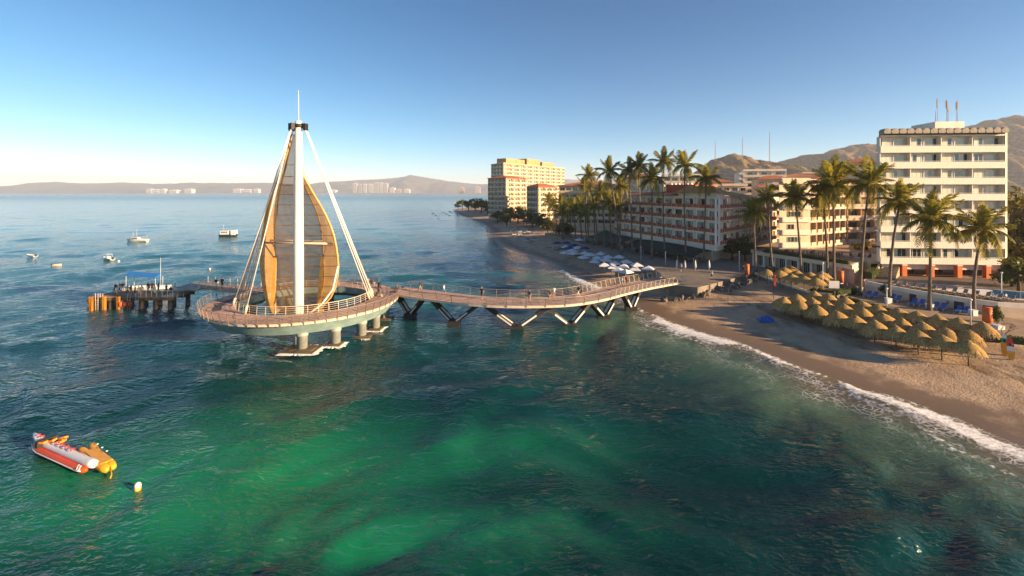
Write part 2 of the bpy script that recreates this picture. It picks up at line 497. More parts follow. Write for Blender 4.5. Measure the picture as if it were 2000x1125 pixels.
    # long spilling lines on the far beach
    for d0, w in ((-2.5, 2.2), (-11, 2.0), (-22, 2.4)):
        lo = d - d0 + (fbm(X * 0.03, Y * 0.012, 3, 60) - 0.5) * 10
        foam = np.maximum(foam, np.clip(1.0 - np.abs(lo) / w, 0, 1) * (Y > 120) * (Y < 700) * np.clip((fbm(X * 0.05, Y * 0.012, 2, 63) - 0.40) * 7, 0, 1))
    Z = Z + foam * 0.13 * (Y < 130)
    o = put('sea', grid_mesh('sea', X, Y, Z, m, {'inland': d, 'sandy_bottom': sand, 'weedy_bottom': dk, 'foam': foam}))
    tag(o, 'green and teal sea with small ripples and surf', 'sea', kind='structure')
make_sea()

# ------------------------------------------------------------------ hills
def hill_mat(name, dry, green, sc):
    m, N, L, p = nodes_of(name)
    tc = N.new('ShaderNodeTexCoord').outputs['Object']
    n1 = tnoise(N, L, tc, sc, 8, 0.65); n2 = tnoise(N, L, tc, sc * 9, 6, 0.7)
    c = mixc(N, L, maprange(N, L, n1, 0.38, 0.62), dry, green)
    c = mixc(N, L, math_(N, L, 'MULTIPLY', maprange(N, L, n2, 0.45, 0.56), 0.85), c, tuple(x * 0.45 for x in green))
    L.new(c, p.inputs['Base Color']); p.inputs['Roughness'].default_value = 0.95; p.inputs['Specular IOR Level'].default_value = 0.1
    b = N.new('ShaderNodeBump'); b.inputs['Distance'].default_value = 2.5; b.inputs['Strength'].default_value = 0.9
    L.new(n2, b.inputs['Height']); L.new(b.outputs[0], p.inputs['Normal'])
    return m

def hill(name, Yc, depth, sky_px, m, label, seed, nx=220, ny=70, rough=0.10, base=0.0, pad=0.25):
    """ridge whose crest stands at distance Yc; sky_px lists crest pixels of the photograph"""
    xs = [(a - 1000) / FPX * Yc for a, b in sky_px]; zs = [H + (HOR - b) * Yc / FPX for a, b in sky_px]
    w = xs[-1] - xs[0]
    gx = np.linspace(xs[0], xs[-1], nx); t = np.linspace(-1, 1, ny)
    X, T = np.meshgrid(gx, t)
    crest = np.interp(X, xs, zs)
    crest = np.where(crest > 0, crest, 0)
    s = 6.0 / depth
    rid = 1 - np.abs(2 * fbm(X * s, T * depth * s * 0.6, 5, seed) - 1) * 1.0
    prof = np.clip(1 - np.abs(T) ** 1.25, 0, 1)
    zmax = crest.max()
    Z = crest * prof * (0.72 + 0.28 * (rid * (1 - prof) + prof)) + (fbm(X * s * 3, T * depth * s * 3, 4, seed + 5) - 0.5) * zmax * rough * (0.3 + prof)
    Z = Z + (rid - 0.75) * zmax * 0.20 * np.clip(np.abs(T) * 3, 0, 1) * prof
    Y = Yc + T * depth + (fbm(X * s * 0.7, X * 0, 3, seed + 9) - 0.5) * depth * 0.5
    Z = np.where(np.abs(T) > 0.999, -2.0, Z) + base
    o = put(name, grid_mesh(name, X, Y, Z, m))
    return tag(o, label, 'hill', kind='structure')

HM = hill_mat('dry_hillside', (0.34, 0.19, 0.07), (0.10, 0.085, 0.025), 0.011)
FM = hill_mat('far_mountain', (0.13, 0.12, 0.10), (0.07, 0.085, 0.06), 0.0006)
hill('hill', 1350, 420, [(1240, 376), (1290, 368), (1330, 352), (1365, 328), (1395, 312), (1425, 302), (1450, 299), (1478, 305), (1510, 322), (1545, 344), (1590, 362), (1650, 372), (1700, 376)], HM,
     'rounded dry brown hill carrying radio towers behind the red-railed hotel', 3, 260, 120, 0.06)
hill('hill', 1900, 520, [(1330, 376), (1400, 352), (1460, 332), (1520, 318), (1560, 306), (1600, 300), (1640, 292), (1680, 283), (1715, 279), (1760, 274), (1800, 268), (1850, 252), (1900, 240), (1950, 232), (1990, 229), (2050, 233), (2150, 262), (2300, 300), (2500, 340), (2700, 376)], HM,
     'long hazy ridge rising behind the pale hotels', 14, 300, 120, 0.05)
hill('mountain', 8800, 1500, [(-300, 376), (-200, 366), (-100, 364), (0, 368), (60, 357), (110, 355), (160, 358), (230, 356), (300, 359), (380, 357), (450, 358), (520, 357), (600, 360), (660, 355), (705, 352), (740, 350), (780, 345), (805, 342), (830, 346), (870, 353), (905, 357), (950, 360), (1020, 362), (1100, 350), (1300, 355), (1500, 362), (1900, 376)], FM,
     'faint range of mountains across the bay', 31, 420, 50, 0.05)

# ------------------------------------------------------------------ haze: thin even air round everything
def make_haze():
    m = bpy.data.materials.new('haze'); m.use_nodes = True
    N = m.node_tree.nodes; L = m.node_tree.links
    N.remove(N['Principled BSDF'])
    v = N.new('ShaderNodeVolumePrincipled')
    v.inputs['Color'].default_value = (0.80, 0.86, 1.0, 1)
    v.inputs['Density'].default_value = HAZE
    v.inputs['Anisotropy'].default_value = 0.1
    L.new(v.outputs[0], N['Material Output'].inputs['Volume'])
    o = MB().box(-13500, -800, -4.2, 14500, 10600, 362).build('haze', m)
    tag(o, 'thin pale haze in the air over the bay', 'haze', kind='stuff')
HAZE = 0.00011
make_haze()
# ------------------------------------------------------------------ pier materials
M_deck = mat('deck_boards', (0.46, 0.33, 0.235), 0.75, 0.16, 1.3, bump=0.25)
M_conc = mat('pier_concrete', (0.34, 0.36, 0.33), 0.85, 0.18, 1.2, bump=0.3)
M_teal = mat('painted_beam', (0.25, 0.36, 0.35), 0.6, 0.12, 0.8)
M_white = mat('white_steel', (0.74, 0.72, 0.68), 0.38, 0.05, 1.5)
M_rail = mat('bronze_rail', (0.25, 0.18, 0.12), 0.45, 0.12, 2.0, metallic=0.3)
M_railw = mat('pale_rail', (0.62, 0.52, 0.40), 0.4, 0.08, 2.0)
M_wire = mat('steel_wire', (0.50, 0.42, 0.33), 0.35, 0.05, 2.0, metallic=0.6)
M_gold = mat('gold_steel', (0.56, 0.33, 0.10), 0.42, 0.12, 1.2, metallic=0.15)
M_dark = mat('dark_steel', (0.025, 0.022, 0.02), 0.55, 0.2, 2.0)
M_line = mat('dark_inlay', (0.05, 0.04, 0.035), 0.7, 0.1, 3)
M_wetc = mat('wet_concrete', (0.13, 0.10, 0.06), 0.45, 0.35, 0.9, bump=0.5)
M_foam = mat('foam_edge', (0.78, 0.80, 0.80), 0.8, 0.08, 4, bump=0.6)

def fabric_mat(name, col, alpha):
    m, N, L, p = nodes_of(name)
    N.remove(p)
    tc = N.new('ShaderNodeTexCoord').outputs['Object']
    c = mixc(N, L, maprange(N, L, tnoise(N, L, tc, 0.7, 5), 0.3, 0.7), tuple(x * 0.72 for x in col), col)
    df = N.new('ShaderNodeBsdfDiffuse'); tl = N.new('ShaderNodeBsdfTranslucent'); tr = N.new('ShaderNodeBsdfTransparent')
    L.new(c, df.inputs['Color']); L.new(c, tl.inputs['Color'])
    a = N.new('ShaderNodeMixShader'); a.inputs[0].default_value = 0.45; L.new(df.outputs[0], a.inputs[1]); L.new(tl.outputs[0], a.inputs[2])
    b = N.new('ShaderNodeMixShader'); b.inputs[0].default_value = alpha; L.new(a.outputs[0], b.inputs[1]); L.new(tr.outputs[0], b.inputs[2])
    L.new(b.outputs[0], N['Material Output'].inputs['Surface'])
    return m
M_sail = fabric_mat('sail_mesh', (0.60, 0.39, 0.17), 0.30)
M_sailg = fabric_mat('gold_sail_mesh', (0.66, 0.38, 0.10), 0.18)

# ------------------------------------------------------------------ ring of the pier
RC = Vector((-30.7, 69.0, 0)); RO = 13.3; RI = 9.2; DZ = 4.0
def ring_pt(r, deg, z): return (r * math.cos(R(deg)), r * math.sin(R(deg)), z)

pier = empty('pier_ring', RC, 0, 'round walkway platform on concrete columns circling the white mast', 'pier')
n = 120
prof = [(RO - 0.02, DZ - 0.05), (RO, DZ - 0.32), (RO - 0.32, DZ - 0.40), (RO - 1.35, DZ - 1.75), (RI + 1.2, DZ - 1.75), (RI + 0.05, DZ - 1.0), (RI, DZ - 0.05)]
mb = MB(); mb.lathe(prof + [prof[0]], n, cap=False)
for i in range(len(mb.m)):
    mb.smooth[i] = False; mb.m[i] = 1 if i // n < 2 else 0
mb.build('ring_beam', [M_teal, M_railw], pier)
# white clip plates under the deck edge
seg = 360 / 72
pw = MB()
V = []
for rr in (RI + 0.04, (RI + RO) / 2, RO - 0.06):
    for t in (0.13, seg / 2, seg - 0.13): V.append(ring_pt(rr, t, 0))
F = [(0, 3, 4, 1), (1, 4, 5, 2), (3, 6, 7, 4), (4, 7, 8, 5)]
top = [(x, y, DZ + 0.02) for x, y, z in V]; bot = [(x, y, DZ - 0.048) for x, y, z in V]
pw.add(top, F)
pw.add(bot + top, [(0, 1, 10, 9), (1, 2, 11, 10), (6, 15, 16, 7), (7, 16, 17, 8), (0, 9, 12, 3), (3, 12, 15, 6), (2, 5, 14, 11), (5, 8, 17, 14)])
panel_me = [pw.mesh('deck_panel', mat('deck_boards_%d' % k, c, 0.75, 0.16, 1.6, bump=0.3)) for k, c in enumerate(((0.47, 0.305, 0.235), (0.44, 0.285, 0.215), (0.50, 0.335, 0.26)))]
for k in range(72):
    put('deck_panel', panel_me[rng.randrange(3)], pier, rot=(0, 0, R(k * seg)))
def ribbon(rf, z, w, a0, a1, n=160):
    mb = MB(); P = []; Q = []
    for i in range(n + 1):
        a = a0 + (a1 - a0) * i / n
        P.append(ring_pt(rf(a) - w, a, z)); Q.append(ring_pt(rf(a) + w, a, z))
    for i in range(n): mb.quad(P[i], Q[i], Q[i + 1], P[i + 1])
    return mb
ribbon(lambda a: 11.2 + 1.0 * math.sin(R(a * 9)) + 0.5 * math.sin(R(a * 4)), DZ + 0.026, 0.06, 195, 400, 320).build('inlay_line', M_line, pier)
ribbon(lambda a: 10.6 + 0.8 * math.sin(R(a * 2 + 20)), DZ + 0.030, 0.55, 145, 218, 60).build('dark_inlay_band', mat('grey_inlay', (0.09, 0.085, 0.08), 0.8), pier)
# outer and inner railings
post_o = MB().bar((0, 0, -0.35), (0.30, 0, 1.12), 0.085, 0.05).mesh('post', M_rail)
post_p = MB().bar((0, 0, -0.35), (0.30, 0, 1.12), 0.10, 0.06).mesh('post', M_railw)
def in_gap(a, gaps): return any(g0 <= a % 360 <= g1 for g0, g1 in gaps)
GAPS_O = ((33, 54), (146, 163))
def ring_rail(name, r, lean, gaps, step, pm, zs, wm, tr, n=144):
    holder = MB()
    def arcs(z, rr, rad):
        run = []
        for i in range(n + 1):
            a = 360 * i / n + 0.001
            if in_gap(a, gaps):
                if len(run) > 1: holder.tube(run, rad, 5)
                run = []
            else: run.append(ring_pt(rr, a, z))
        if len(run) > 1: holder.tube(run, rad, 5)
    for z in zs: arcs(DZ + z, r + lean * z / 1.12, tr if z < 1 else tr * 2.2)
    rail = holder.build(name, wm, pier)
    k = 0.0
    while k < 360:
        if not in_gap(k, gaps):
            x, y, _ = ring_pt(r, k, 0)
            put('post', pm, rail, (x, y, DZ), (0, 0, R(k)), (lean / 0.30 if lean < 0 else 1, 1, 1))
        k += step
ring_rail('outer_railing', RO + 0.03, 0.30, GAPS_O, 360 / 64, post_o, (0.22, 0.44, 0.66, 0.88, 1.12), M_wire, 0.018)
ring_rail('inner_railing', RI + 0.12, -0.12, ((200, 212),), 360 / 44, post_p, (0.30, 0.58, 0.85, 1.12), M_railw, 0.022)
# columns standing in the sea
def ring_hit(px, r):
    k = (px - 1000) / FPX
    a = k * k + 1; b = -2 * (k * RC.x + RC.y); c = RC.x ** 2 + RC.y ** 2 - r * r
    Y = (-b - math.sqrt(b * b - 4 * a * c)) / (2 * a)
    return Vector((k * Y - RC.x, Y - RC.y, 0))
col_me = MB().lathe([(0.66, -2.5), (0.66, 1.9), (0.74, 1.92), (0.74, 2.32)], 18).mesh('column', M_conc)
col_pos = [ring_hit(590, 11.6), ring_hit(655, 11.6), ring_hit(706, 11.4), ring_hit(733, 11.0)]
for a in (18, 60, 95, 128, 160): col_pos.append(Vector(ring_pt(11.2, a, 0)))
for c in col_pos: put('column', col_me, pier, c)
mb = MB()
for i, c in enumerate(col_pos):
    w, d_ = ((4.2, 3.0), (2.0, 1.8), (3.0, 2.2), (2.2, 2.0))[i] if i < 4 else (2.6, 2.6)
    f = MB(); f.cbox((0, 0, -0.85), (w, d_, 2.3)); f.cbox((0.2, 0.1, 0.33), (w * 0.7, d_ * 0.66, 0.12))
    f.build('footing', M_wetc, pier, (c.x, c.y - 0.2, 0), (0, 0, R(rng.uniform(-4, 4))))
# ragged wash round each footing
def wash(c, w, d_, seed):
    mb = MB(); P = []; n = 48; rr = random.Random(seed)
    for i in range(n):
        t = 2 * math.pi * i / n; cx, sy = math.cos(t), math.sin(t)
        k = 1 / max(abs(cx) / (w / 2), abs(sy) / (d_ / 2))
        o = k + rr.uniform(0.12, 0.75)
        P.append(((k - 0.1) * cx, (k - 0.1) * sy, 0.17)); P.append((o * cx, o * sy, 0.06 + rr.uniform(-0.03, 0.05)))
    for i in range(n):
        j = (i + 1) % n; mb.quad(P[2 * i], P[2 * i + 1], P[2 * j + 1], P[2 * j])
    return mb.build('wash', M_foam, pier, (c.x, c.y - 0.2, 0.05))
for i in range(4): wash(col_pos[i], *(((4.2, 3.0), (2.0, 1.8), (3.0, 2.2), (2.2, 2.0))[i]), i)

# ------------------------------------------------------------------ sail tower
MX, MY = -28.5, 61.5
tower = empty('sail_tower', (MX, MY, 0), 0, 'tall white mast with a curved golden sail and white stay cables inside the round platform', 'monument')
MB().lathe([(0.66, -2.5), (0.66, 12), (0.58, 22), (0.46, 29.1), (0.40, 29.5), (0.1, 29.55)], 24).build('mast', M_white, tower)
MB().tube([(0, 0, 29.5), (0, 0, 30.8), (0, 0, 33.6)], [0.075, 0.06, 0.035], 6).build('antenna', M_white, tower)
mb = MB(); mb.lathe([(0.52, 28.6), (0.62, 28.65), (0.62, 29.05), (0.52, 29.1)], 16, cap=False)
for a, r0 in ((172, 1.15), (200, 1.05), (150, 1.0), (8, 1.0), (-12, 0.95), (235, 0.9)):
    mb.bar((0.4 * math.cos(R(a)), 0.4 * math.sin(R(a)), 28.9), (r0 * math.cos(R(a)), r0 * math.sin(R(a)), 28.75), 0.3, 0.62)
    mb.cbox((r0 * math.cos(R(a)), r0 * math.sin(R(a)), 28.7), (0.36, 0.36, 0.9), R(a))
mb.build('cable_collar', M_dark, tower)
def rel(p): return Vector(p) - Vector((MX, MY, 0))
for a, top, r_ in ((176, 172, .085), (180.5, 172, .085), (187, 200, .085), (192, 200, .085), (206, 150, .07), (243, 235, .085), (-3, -12, .085), (3, 8, .085), (10, 8, .085), (15, 8, .07)):
    b = rel(RC + Vector(ring_pt(RI + 0.35, a, DZ + 0.05)))
    t = Vector((1.0 * math.cos(R(top)), 1.0 * math.sin(R(top)), 28.4))
    cb = MB().tube([b + (t - b) * 0.035, t], r_, 8).build('stay_cable', M_white, tower)
    MB().tube([b, b + (t - b) * 0.045], 0.17, 8).build('anchor', M_railw, cb)
# the sail: outline rows read off the photograph (row, outer rib, inner rib, inner rib, outer rib)
ROWS = [(262, 570, 571, 575, 576), (280, 566, 569, 579, 581), (300, 560, 564, 583, 586), (322, 552, 559, 587, 590), (345, 544, 553, 589, 593), (362, 537, 549, 595, 603), (380, 531, 545, 603, 613),
        (400, 525, 542, 613, 625), (420, 520, 540, 621, 636), (440, 516, 538, 626, 645), (460, 513, 537, 629, 652), (480, 511, 536, 631, 656), (500, 510, 535, 632, 659), (520, 510, 534, 633, 660.5),
        (540, 512, 534, 633, 659), (560, 515, 534, 631, 655), (580, 519, 535, 626, 646), (598, 524, 537, 617, 630), (612, 529, 538, 606, 611)]
SP = []
for i, (py, a, b, c, d) in enumerate(ROWS):
    t = i / (len(ROWS) - 1); open_ = min(1, (d - a) / 120)
    Yi = 63.2 + 5.2 * open_ ** 0.8; Yo = 63.2 + 0.6 * open_
    # crease depth pulls the middle of the sail back
    row = []
    for px, Yq in ((a, Yo), (b, Yi), ((b * 2 + c) / 3, Yi + 0.35 * open_), ((b + c * 2) / 3, Yi + 0.35 * open_), (c, Yi), (d, Yo)):
        row.append(rel(atY(px, py, Yq)))
    SP.append(row)
sail = MB()
for k, r_ in ((0, .15), (1, .11), (4, .12), (5, .17)):
    sail.tube([row[k] for row in SP], r_, 8)
sail_o = sail.build('sail', M_gold, tower)
for i in range(len(SP) - 1):
    for k in range(5):
        a, b, c, d = SP[i][k], SP[i][k + 1], SP[i + 1][k + 1], SP[i + 1][k]
        if (b - a).length < 0.12 and (c - d).length < 0.12: continue
        MB().quad(a, b, c, d).build('sail_panel', M_sail if k in (1, 2, 3) else M_sailg, sail_o)
    if i > 2: MB().tube(SP[i], 0.05, 5).build('batten', M_gold, sail_o)
for py, Yq, x0, x1, r_ in ((474, 64.3, 512, 655, .14), (469, 66.5, 528, 630, .12)):
    MB().tube([rel(atY(x0, py, Yq)), rel(atY(x1, py + 2, Yq))], r_, 8).build('spreader', M_railw, tower)
MB().tube([rel(atY(660, 520, 63.6)), rel(atY(650, 565, 63.3)), rel(atY(628, 595, 62.6)), rel(atY(596, 618, 61.9))], 0.13, 8).build('tack_pipe', M_white, tower)
for a, b in (((537, 500), (533, 610)), ((630, 500), (622, 605))):
    MB().bar(rel(atY(*a, 68.3)), rel(atY(*b, 67.8)), 0.5, 0.25).build('sail_post', M_gold, tower)
MB().bar(rel(atY(533, 607, 67.5)), rel(atY(632, 607, 67.5)), 0.4, 0.5).build('sail_beam', M_gold, tower)

# ------------------------------------------------------------------ footbridge to the beach
CL = catmull([(-23.6, 77.6), (-18.8, 75.6), (-14.6, 73.0), (-10.6, 70.8), (-5, 68.3), (0.5, 67.3), (7.2, 68.0), (12, 70.8), (16.6, 75.0), (22.2, 79.6), (30.0, 85.0)], 10)
CL = [Vector((x, y, DZ)) for x, y in CL]
def resample(P, step):
    out = [P[0]]; acc = 0.0
    for a, b in zip(P[:-1], P[1:]):
        L_ = (b - a).length; t = step - acc
        while t <= L_: out.append(a + (b - a) * (t / L_)); t += step
        acc = (acc + L_) % step
    return out
bridge = empty('footbridge', (0.5, 67.3, 0), 0, 'curving footbridge on V-shaped legs running from the beach to the round platform', 'footbridge')
BO = Vector((0.5, 67.3, 0))
path = resample(CL, 0.62)
def side(i, off, z):
    a = path[max(i - 1, 0)]; b = path[min(i + 1, len(path) - 1)]
    d = (b - a).normalized(); nrm = Vector((-d.y, d.x, 0))
    p = path[i] + nrm * off - BO
    return Vector((p.x, p.y, z))
W2 = 2.5
NP = len(path)
start = next(i for i in range(NP) if (path[i] - RC - Vector((0, 0, DZ))).length > RO + 0.5)
for i in range(start - 1, NP - 2, 2):
    mb = MB(); g = 0.03
    A = side(i, -W2 + 0.1, DZ); B = side(i, W2 - 0.1, DZ); C_ = side(i + 2, W2 - 0.1, DZ); D_ = side(i + 2, -W2 + 0.1, DZ)
    e = (D_ - A).normalized() * g; e2 = (C_ - B).normalized() * g
    P = [A + e, B + e2, C_ - e2, D_ - e]
    mb.prism([(p.x, p.y) for p in P], DZ - 0.05, DZ + 0.02)
    mb.build('deck_panel', panel_me[rng.randrange(3)].materials[0], bridge)
def sweep(prof, i0, i1, m, name, parent=None):
    mb = MB(); V = []; n = len(prof)
    for i in range(i0, i1 + 1):
        for o, z in prof: V.append(side(i, o, z))
    F = [(k * n + j, k * n + (j + 1) % n, (k + 1) * n + (j + 1) % n, (k + 1) * n + j) for k in range(i1 - i0) for j in range(n)]
    F += [tuple(range(n))[::-1], tuple((i1 - i0) * n + j for j in range(n))]
    mb.add(V, F); return mb.build(name, m, parent or bridge)
sweep([(-W2 - 0.08, DZ - 0.3), (-W2 - 0.08, DZ + 0.03), (-W2 + 0.09, DZ + 0.03), (-W2 + 0.09, DZ - 0.3)], start - 2, NP - 1, M_railw, 'edge_beam')
sweep([(W2 - 0.09, DZ - 0.3), (W2 - 0.09, DZ + 0.03), (W2 + 0.08, DZ + 0.03), (W2 + 0.08, DZ - 0.3)], start - 2, NP - 1, M_railw, 'edge_beam')
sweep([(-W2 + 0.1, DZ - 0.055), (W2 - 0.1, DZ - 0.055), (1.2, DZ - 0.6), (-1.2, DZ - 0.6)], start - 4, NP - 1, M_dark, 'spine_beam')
ribn = MB(); pts = []
for i in range(start, NP - 8):
    o = 0.9 * math.sin(i * 0.27) + 0.2
    pts.append((side(i, o - 0.06, DZ + 0.026), side(i, o + 0.06, DZ + 0.026)))
for (a, b), (c, d) in zip(pts[:-1], pts[1:]): ribn.quad(a, b, d, c)
ribn.build('inlay_line', M_line, bridge)
for sgn in (-1, 1):
    mb = MB()
    for k, z in enumerate((0.2, 0.42, 0.64, 0.86, 1.1)):
        mb.tube([side(i, sgn * (W2 + 0.1 + 0.25 * z), DZ + z) for i in range(start, NP, 1)], 0.018 if k < 4 else 0.04, 5)
    rail = mb.build('railing', M_wire, bridge)
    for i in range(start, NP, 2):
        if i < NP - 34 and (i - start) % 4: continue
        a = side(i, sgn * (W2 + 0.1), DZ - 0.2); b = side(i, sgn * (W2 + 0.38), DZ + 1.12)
        MB().bar(a, b, 0.09, 0.06).build('post', M_rail if i < NP - 34 else M_railw, rail)  # paler posts at the landing end, sunlight put into their colour
# V legs
FEET = [(-16.9, 73.2), (-8.6, 69.8), (0.4, 67.4), (8.3, 68.6), (14.6, 73.1), (20.2, 78.0)]
def near_i(x, y): return min(range(NP), key=lambda i: (path[i].x - x) ** 2 + (path[i].y - y) ** 2)
for k, (fx, fy) in enumerate(FEET):
    i = near_i(fx, fy)
    spread = (5, 7, 8, 7, 6, 4)[k]
    zf = -1.0 if k < 5 else 0.1
    f = side(i, 0, zf)
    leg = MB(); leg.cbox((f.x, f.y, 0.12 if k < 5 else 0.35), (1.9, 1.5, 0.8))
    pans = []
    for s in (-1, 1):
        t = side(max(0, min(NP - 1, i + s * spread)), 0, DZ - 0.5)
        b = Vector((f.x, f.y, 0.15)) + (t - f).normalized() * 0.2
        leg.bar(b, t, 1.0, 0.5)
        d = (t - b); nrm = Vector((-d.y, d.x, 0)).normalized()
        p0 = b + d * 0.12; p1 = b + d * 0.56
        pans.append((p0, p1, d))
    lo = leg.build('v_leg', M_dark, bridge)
    for p0, p1, d in pans:
        a = d.cross(Vector((0, 0, 1))).normalized()
        up = a.cross(d).normalized()
        for s in (1, -1):
            MB().bar(p0 + a * 0.505 * s, p1 + a * 0.505 * s, 0.04, 0.24).build('white_panel', M_white, lo)
        MB().bar(p0 + up * 0.255, p1 + up * 0.255, 0.46, 0.03).build('white_panel', M_white, lo)

# ------------------------------------------------------------------ boat jetty behind the ring
M_plank = mat('weathered_plank', (0.34, 0.23, 0.13), 0.8, 0.25, 2.0, bump=0.4)
M_yel = mat('orange_yellow_paint', (0.52, 0.20, 0.02), 0.55, 0.15, 2.0)
jt = empty('boat_jetty', (-58, 80, 0), R(0), 'low boat landing on dark piles with orange fender posts beside the round platform', 'jetty')
JP = [(-43.0, 74.2), (-55.0, 79.0), (-54.0, 82.0), (-41.8, 77.4)]
MB().prism([(x + 58, y - 80) for x, y in JP], DZ - 0.45, DZ - 0.02).build('gangway', M_deck, jt)
for (x0, y0), (x1, y1) in (((-43.4, 74.3), (-54.8, 78.9)), ((-42.2, 77.5), (-54, 81.9))):
    a = Vector((x0 + 58, y0 - 80, DZ)); b = Vector((x1 + 58, y1 - 80, DZ)); mb = MB()
    for z in (0.35, 0.7, 1.1): mb.tube([a + Vector((0, 0, z)), b + Vector((0, 0, z))], 0.025, 5)
    rl = mb.build('railing', M_wire, jt)
    for k in range(8):
        p = a + (b - a) * k / 7; MB().bar(p - Vector((0, 0, 0.1)), p + Vector((0, 0, 1.12)), 0.07).build('post', M_railw, rl)
MB().box(1.2, -2.6, DZ - 0.5, 5.2, 3.0, DZ - 0.05).build('landing', M_conc, jt)
for k in range(25):
    x = -12.8 + k * 0.56
    boxpart('plank', jt, x + 0.02, -2.4, 2.22, x + 0.54, 2.6, 2.34, M_plank)
mb = MB(); mb.box(-12.8, -2.35, 1.75, 1.2, -2.05, 2.215); mb.box(-12.8, 2.25, 1.75, 1.2, 2.55, 2.215); mb.box(-12.8, -0.2, 1.75, 1.2, 0.2, 2.215)
mb.build('edge_beam', M_wetc, jt)
for k in range(6):
    for yy in (-2.0, 2.2):
        MB().lathe([(0.38, -2), (0.38, 1.74)], 10).build('pile', M_wetc, jt, (-12.3 + k * 2.5, yy, 0))
boxpart('step', jt, 0.2, -2.2, 2.345, 1.19, 2.4, 2.9, M_conc); boxpart('step', jt, -0.9, -2.2, 2.345, 0.19, 2.4, 2.62, M_conc)
for x in (-12.6, -10.4, -8.0):
    MB().box(-0.21, -0.2, 0.1, 0.21, 0.2, 2.5).build('fender_post', M_yel, jt, (x, -2.72, 0))
for x in (-11.8, -11.0, -6.4, -5.0):
    mb = MB()
    for s in (-0.22, 0.22): mb.tube([(s, 0, 0.1), (s, 0, 3.0)], 0.04, 6)
    for z in (0.4, 0.75, 1.1, 1.45, 1.8): mb.tube([(-0.22, 0, z), (0.22, 0, z)], 0.03, 6)
    mb.build('ladder', M_railw, jt, (x, -2.55, 0))
for k in range(3):
    MB().lathe([(0.05, 0), (0.28, 0.1), (0.33, 0.45), (0.28, 0.8), (0.05, 0.9)], 10).build('float_fender', mat('orange_float', (0.75, 0.12, 0.03), 0.5), jt, (-7.6 + k * 0.8, -2.72, 0.75))
for k in range(9):
    MB().bar((-4.6 + k * 0.9, -2.3, 2.3), (-4.6 + k * 0.9, -2.3, 3.4), 0.06).build('rail_post', M_railw, jt)
MB().tube([(-4.6, -2.3, 3.38), (2.6, -2.3, 3.38)], 0.03, 5).build('hand_rail', M_railw, jt)
# ------------------------------------------------------------------ building materials
M_wall = mat('white_stucco', (0.77, 0.69, 0.58), 0.8, 0.09, 0.6, bump=0.12, bscale=9, stretch=(1, 1, 0.22))
M_wall2 = mat('cream_stucco', (0.70, 0.56, 0.40), 0.8, 0.08, 0.5, bump=0.12, bscale=9)
M_bwall = mat('bright_whitewash', (0.87, 0.78, 0.66), 0.8, 0.06, 0.5)
M_condo = mat('warm_stucco', (0.56, 0.43, 0.29), 0.85, 0.12, 0.15)
M_ochp = mat('ochre_balcony', (0.50, 0.30, 0.14), 0.85, 0.12, 0.3)
M_peach = mat('peach_stucco', (0.58, 0.44, 0.32), 0.8, 0.10, 0.5, bump=0.12, bscale=9)
M_brick = mat('red_brick_panel', (0.50, 0.115, 0.042), 0.8, 0.22, 2.5, bump=0.35, bscale=14)
M_tile = mat('clay_tile', (0.42, 0.15, 0.065), 0.8, 0.25, 1.4, bump=0.5, bscale=8)
M_ochre = mat('ochre_tile', (0.50, 0.27, 0.07), 0.8, 0.2, 1.4, bump=0.5, bscale=8)
M_orange = mat('orange_paint', (0.62, 0.15, 0.03), 0.6, 0.10, 1.0)
M_frame = mat('pale_window_frame', (0.66, 0.64, 0.60), 0.5, 0.05, 2)
M_frameb = mat('brown_window_frame', (0.16, 0.10, 0.06), 0.5, 0.1, 2)
M_greyv = mat('vault_concrete', (0.36, 0.31, 0.25), 0.85, 0.2, 0.9, bump=0.3)
M_pave = mat('terrace_paving', (0.33, 0.235, 0.16), 0.8, 0.15, 0.8, bump=0.2)
M_stone = mat('grey_stone', (0.21, 0.185, 0.155), 0.9, 0.25, 1.0, bump=0.6)

def glass_mat(name, col, col2, stripe=0.0, rough=0.08):
    m, N, L, p = nodes_of(name)
    tc = N.new('ShaderNodeTexCoord').outputs['Object']
    oi = N.new('ShaderNodeObjectInfo').outputs['Random']
    if stripe:
        mp = N.new('ShaderNodeMapping'); mp.inputs['Scale'].default_value = (stripe, stripe, 0.4); L.new(tc, mp.inputs[0])
        f = maprange(N, L, tnoise(N, L, mp.outputs[0], 3.0, 3), 0.3, 0.7)
    else: f = maprange(N, L, tnoise(N, L, tc, 0.9, 3), 0.3, 0.7)
    f = math_(N, L, 'MULTIPLY', math_(N, L, 'ADD', f, oi), 0.5)
    L.new(mixc(N, L, f, col, col2), p.inputs['Base Color'])
    p.inputs['Roughness'].default_value = 0.5 if stripe else rough
    p.inputs['Coat Weight'].default_value = 0.8; p.inputs['Coat Roughness'].default_value = 0.03
    return m
G_dark = glass_mat('dark_glass', (0.010, 0.012, 0.013), (0.035, 0.040, 0.040))
G_teal = glass_mat('green_glass', (0.02, 0.045, 0.045), (0.06, 0.10, 0.09))
G_curt = glass_mat('curtained_glass', (0.40, 0.38, 0.28), (0.62, 0.58, 0.45), 9.0)
G_warm = glass_mat('amber_glass', (0.10, 0.055, 0.02), (0.24, 0.15, 0.06))

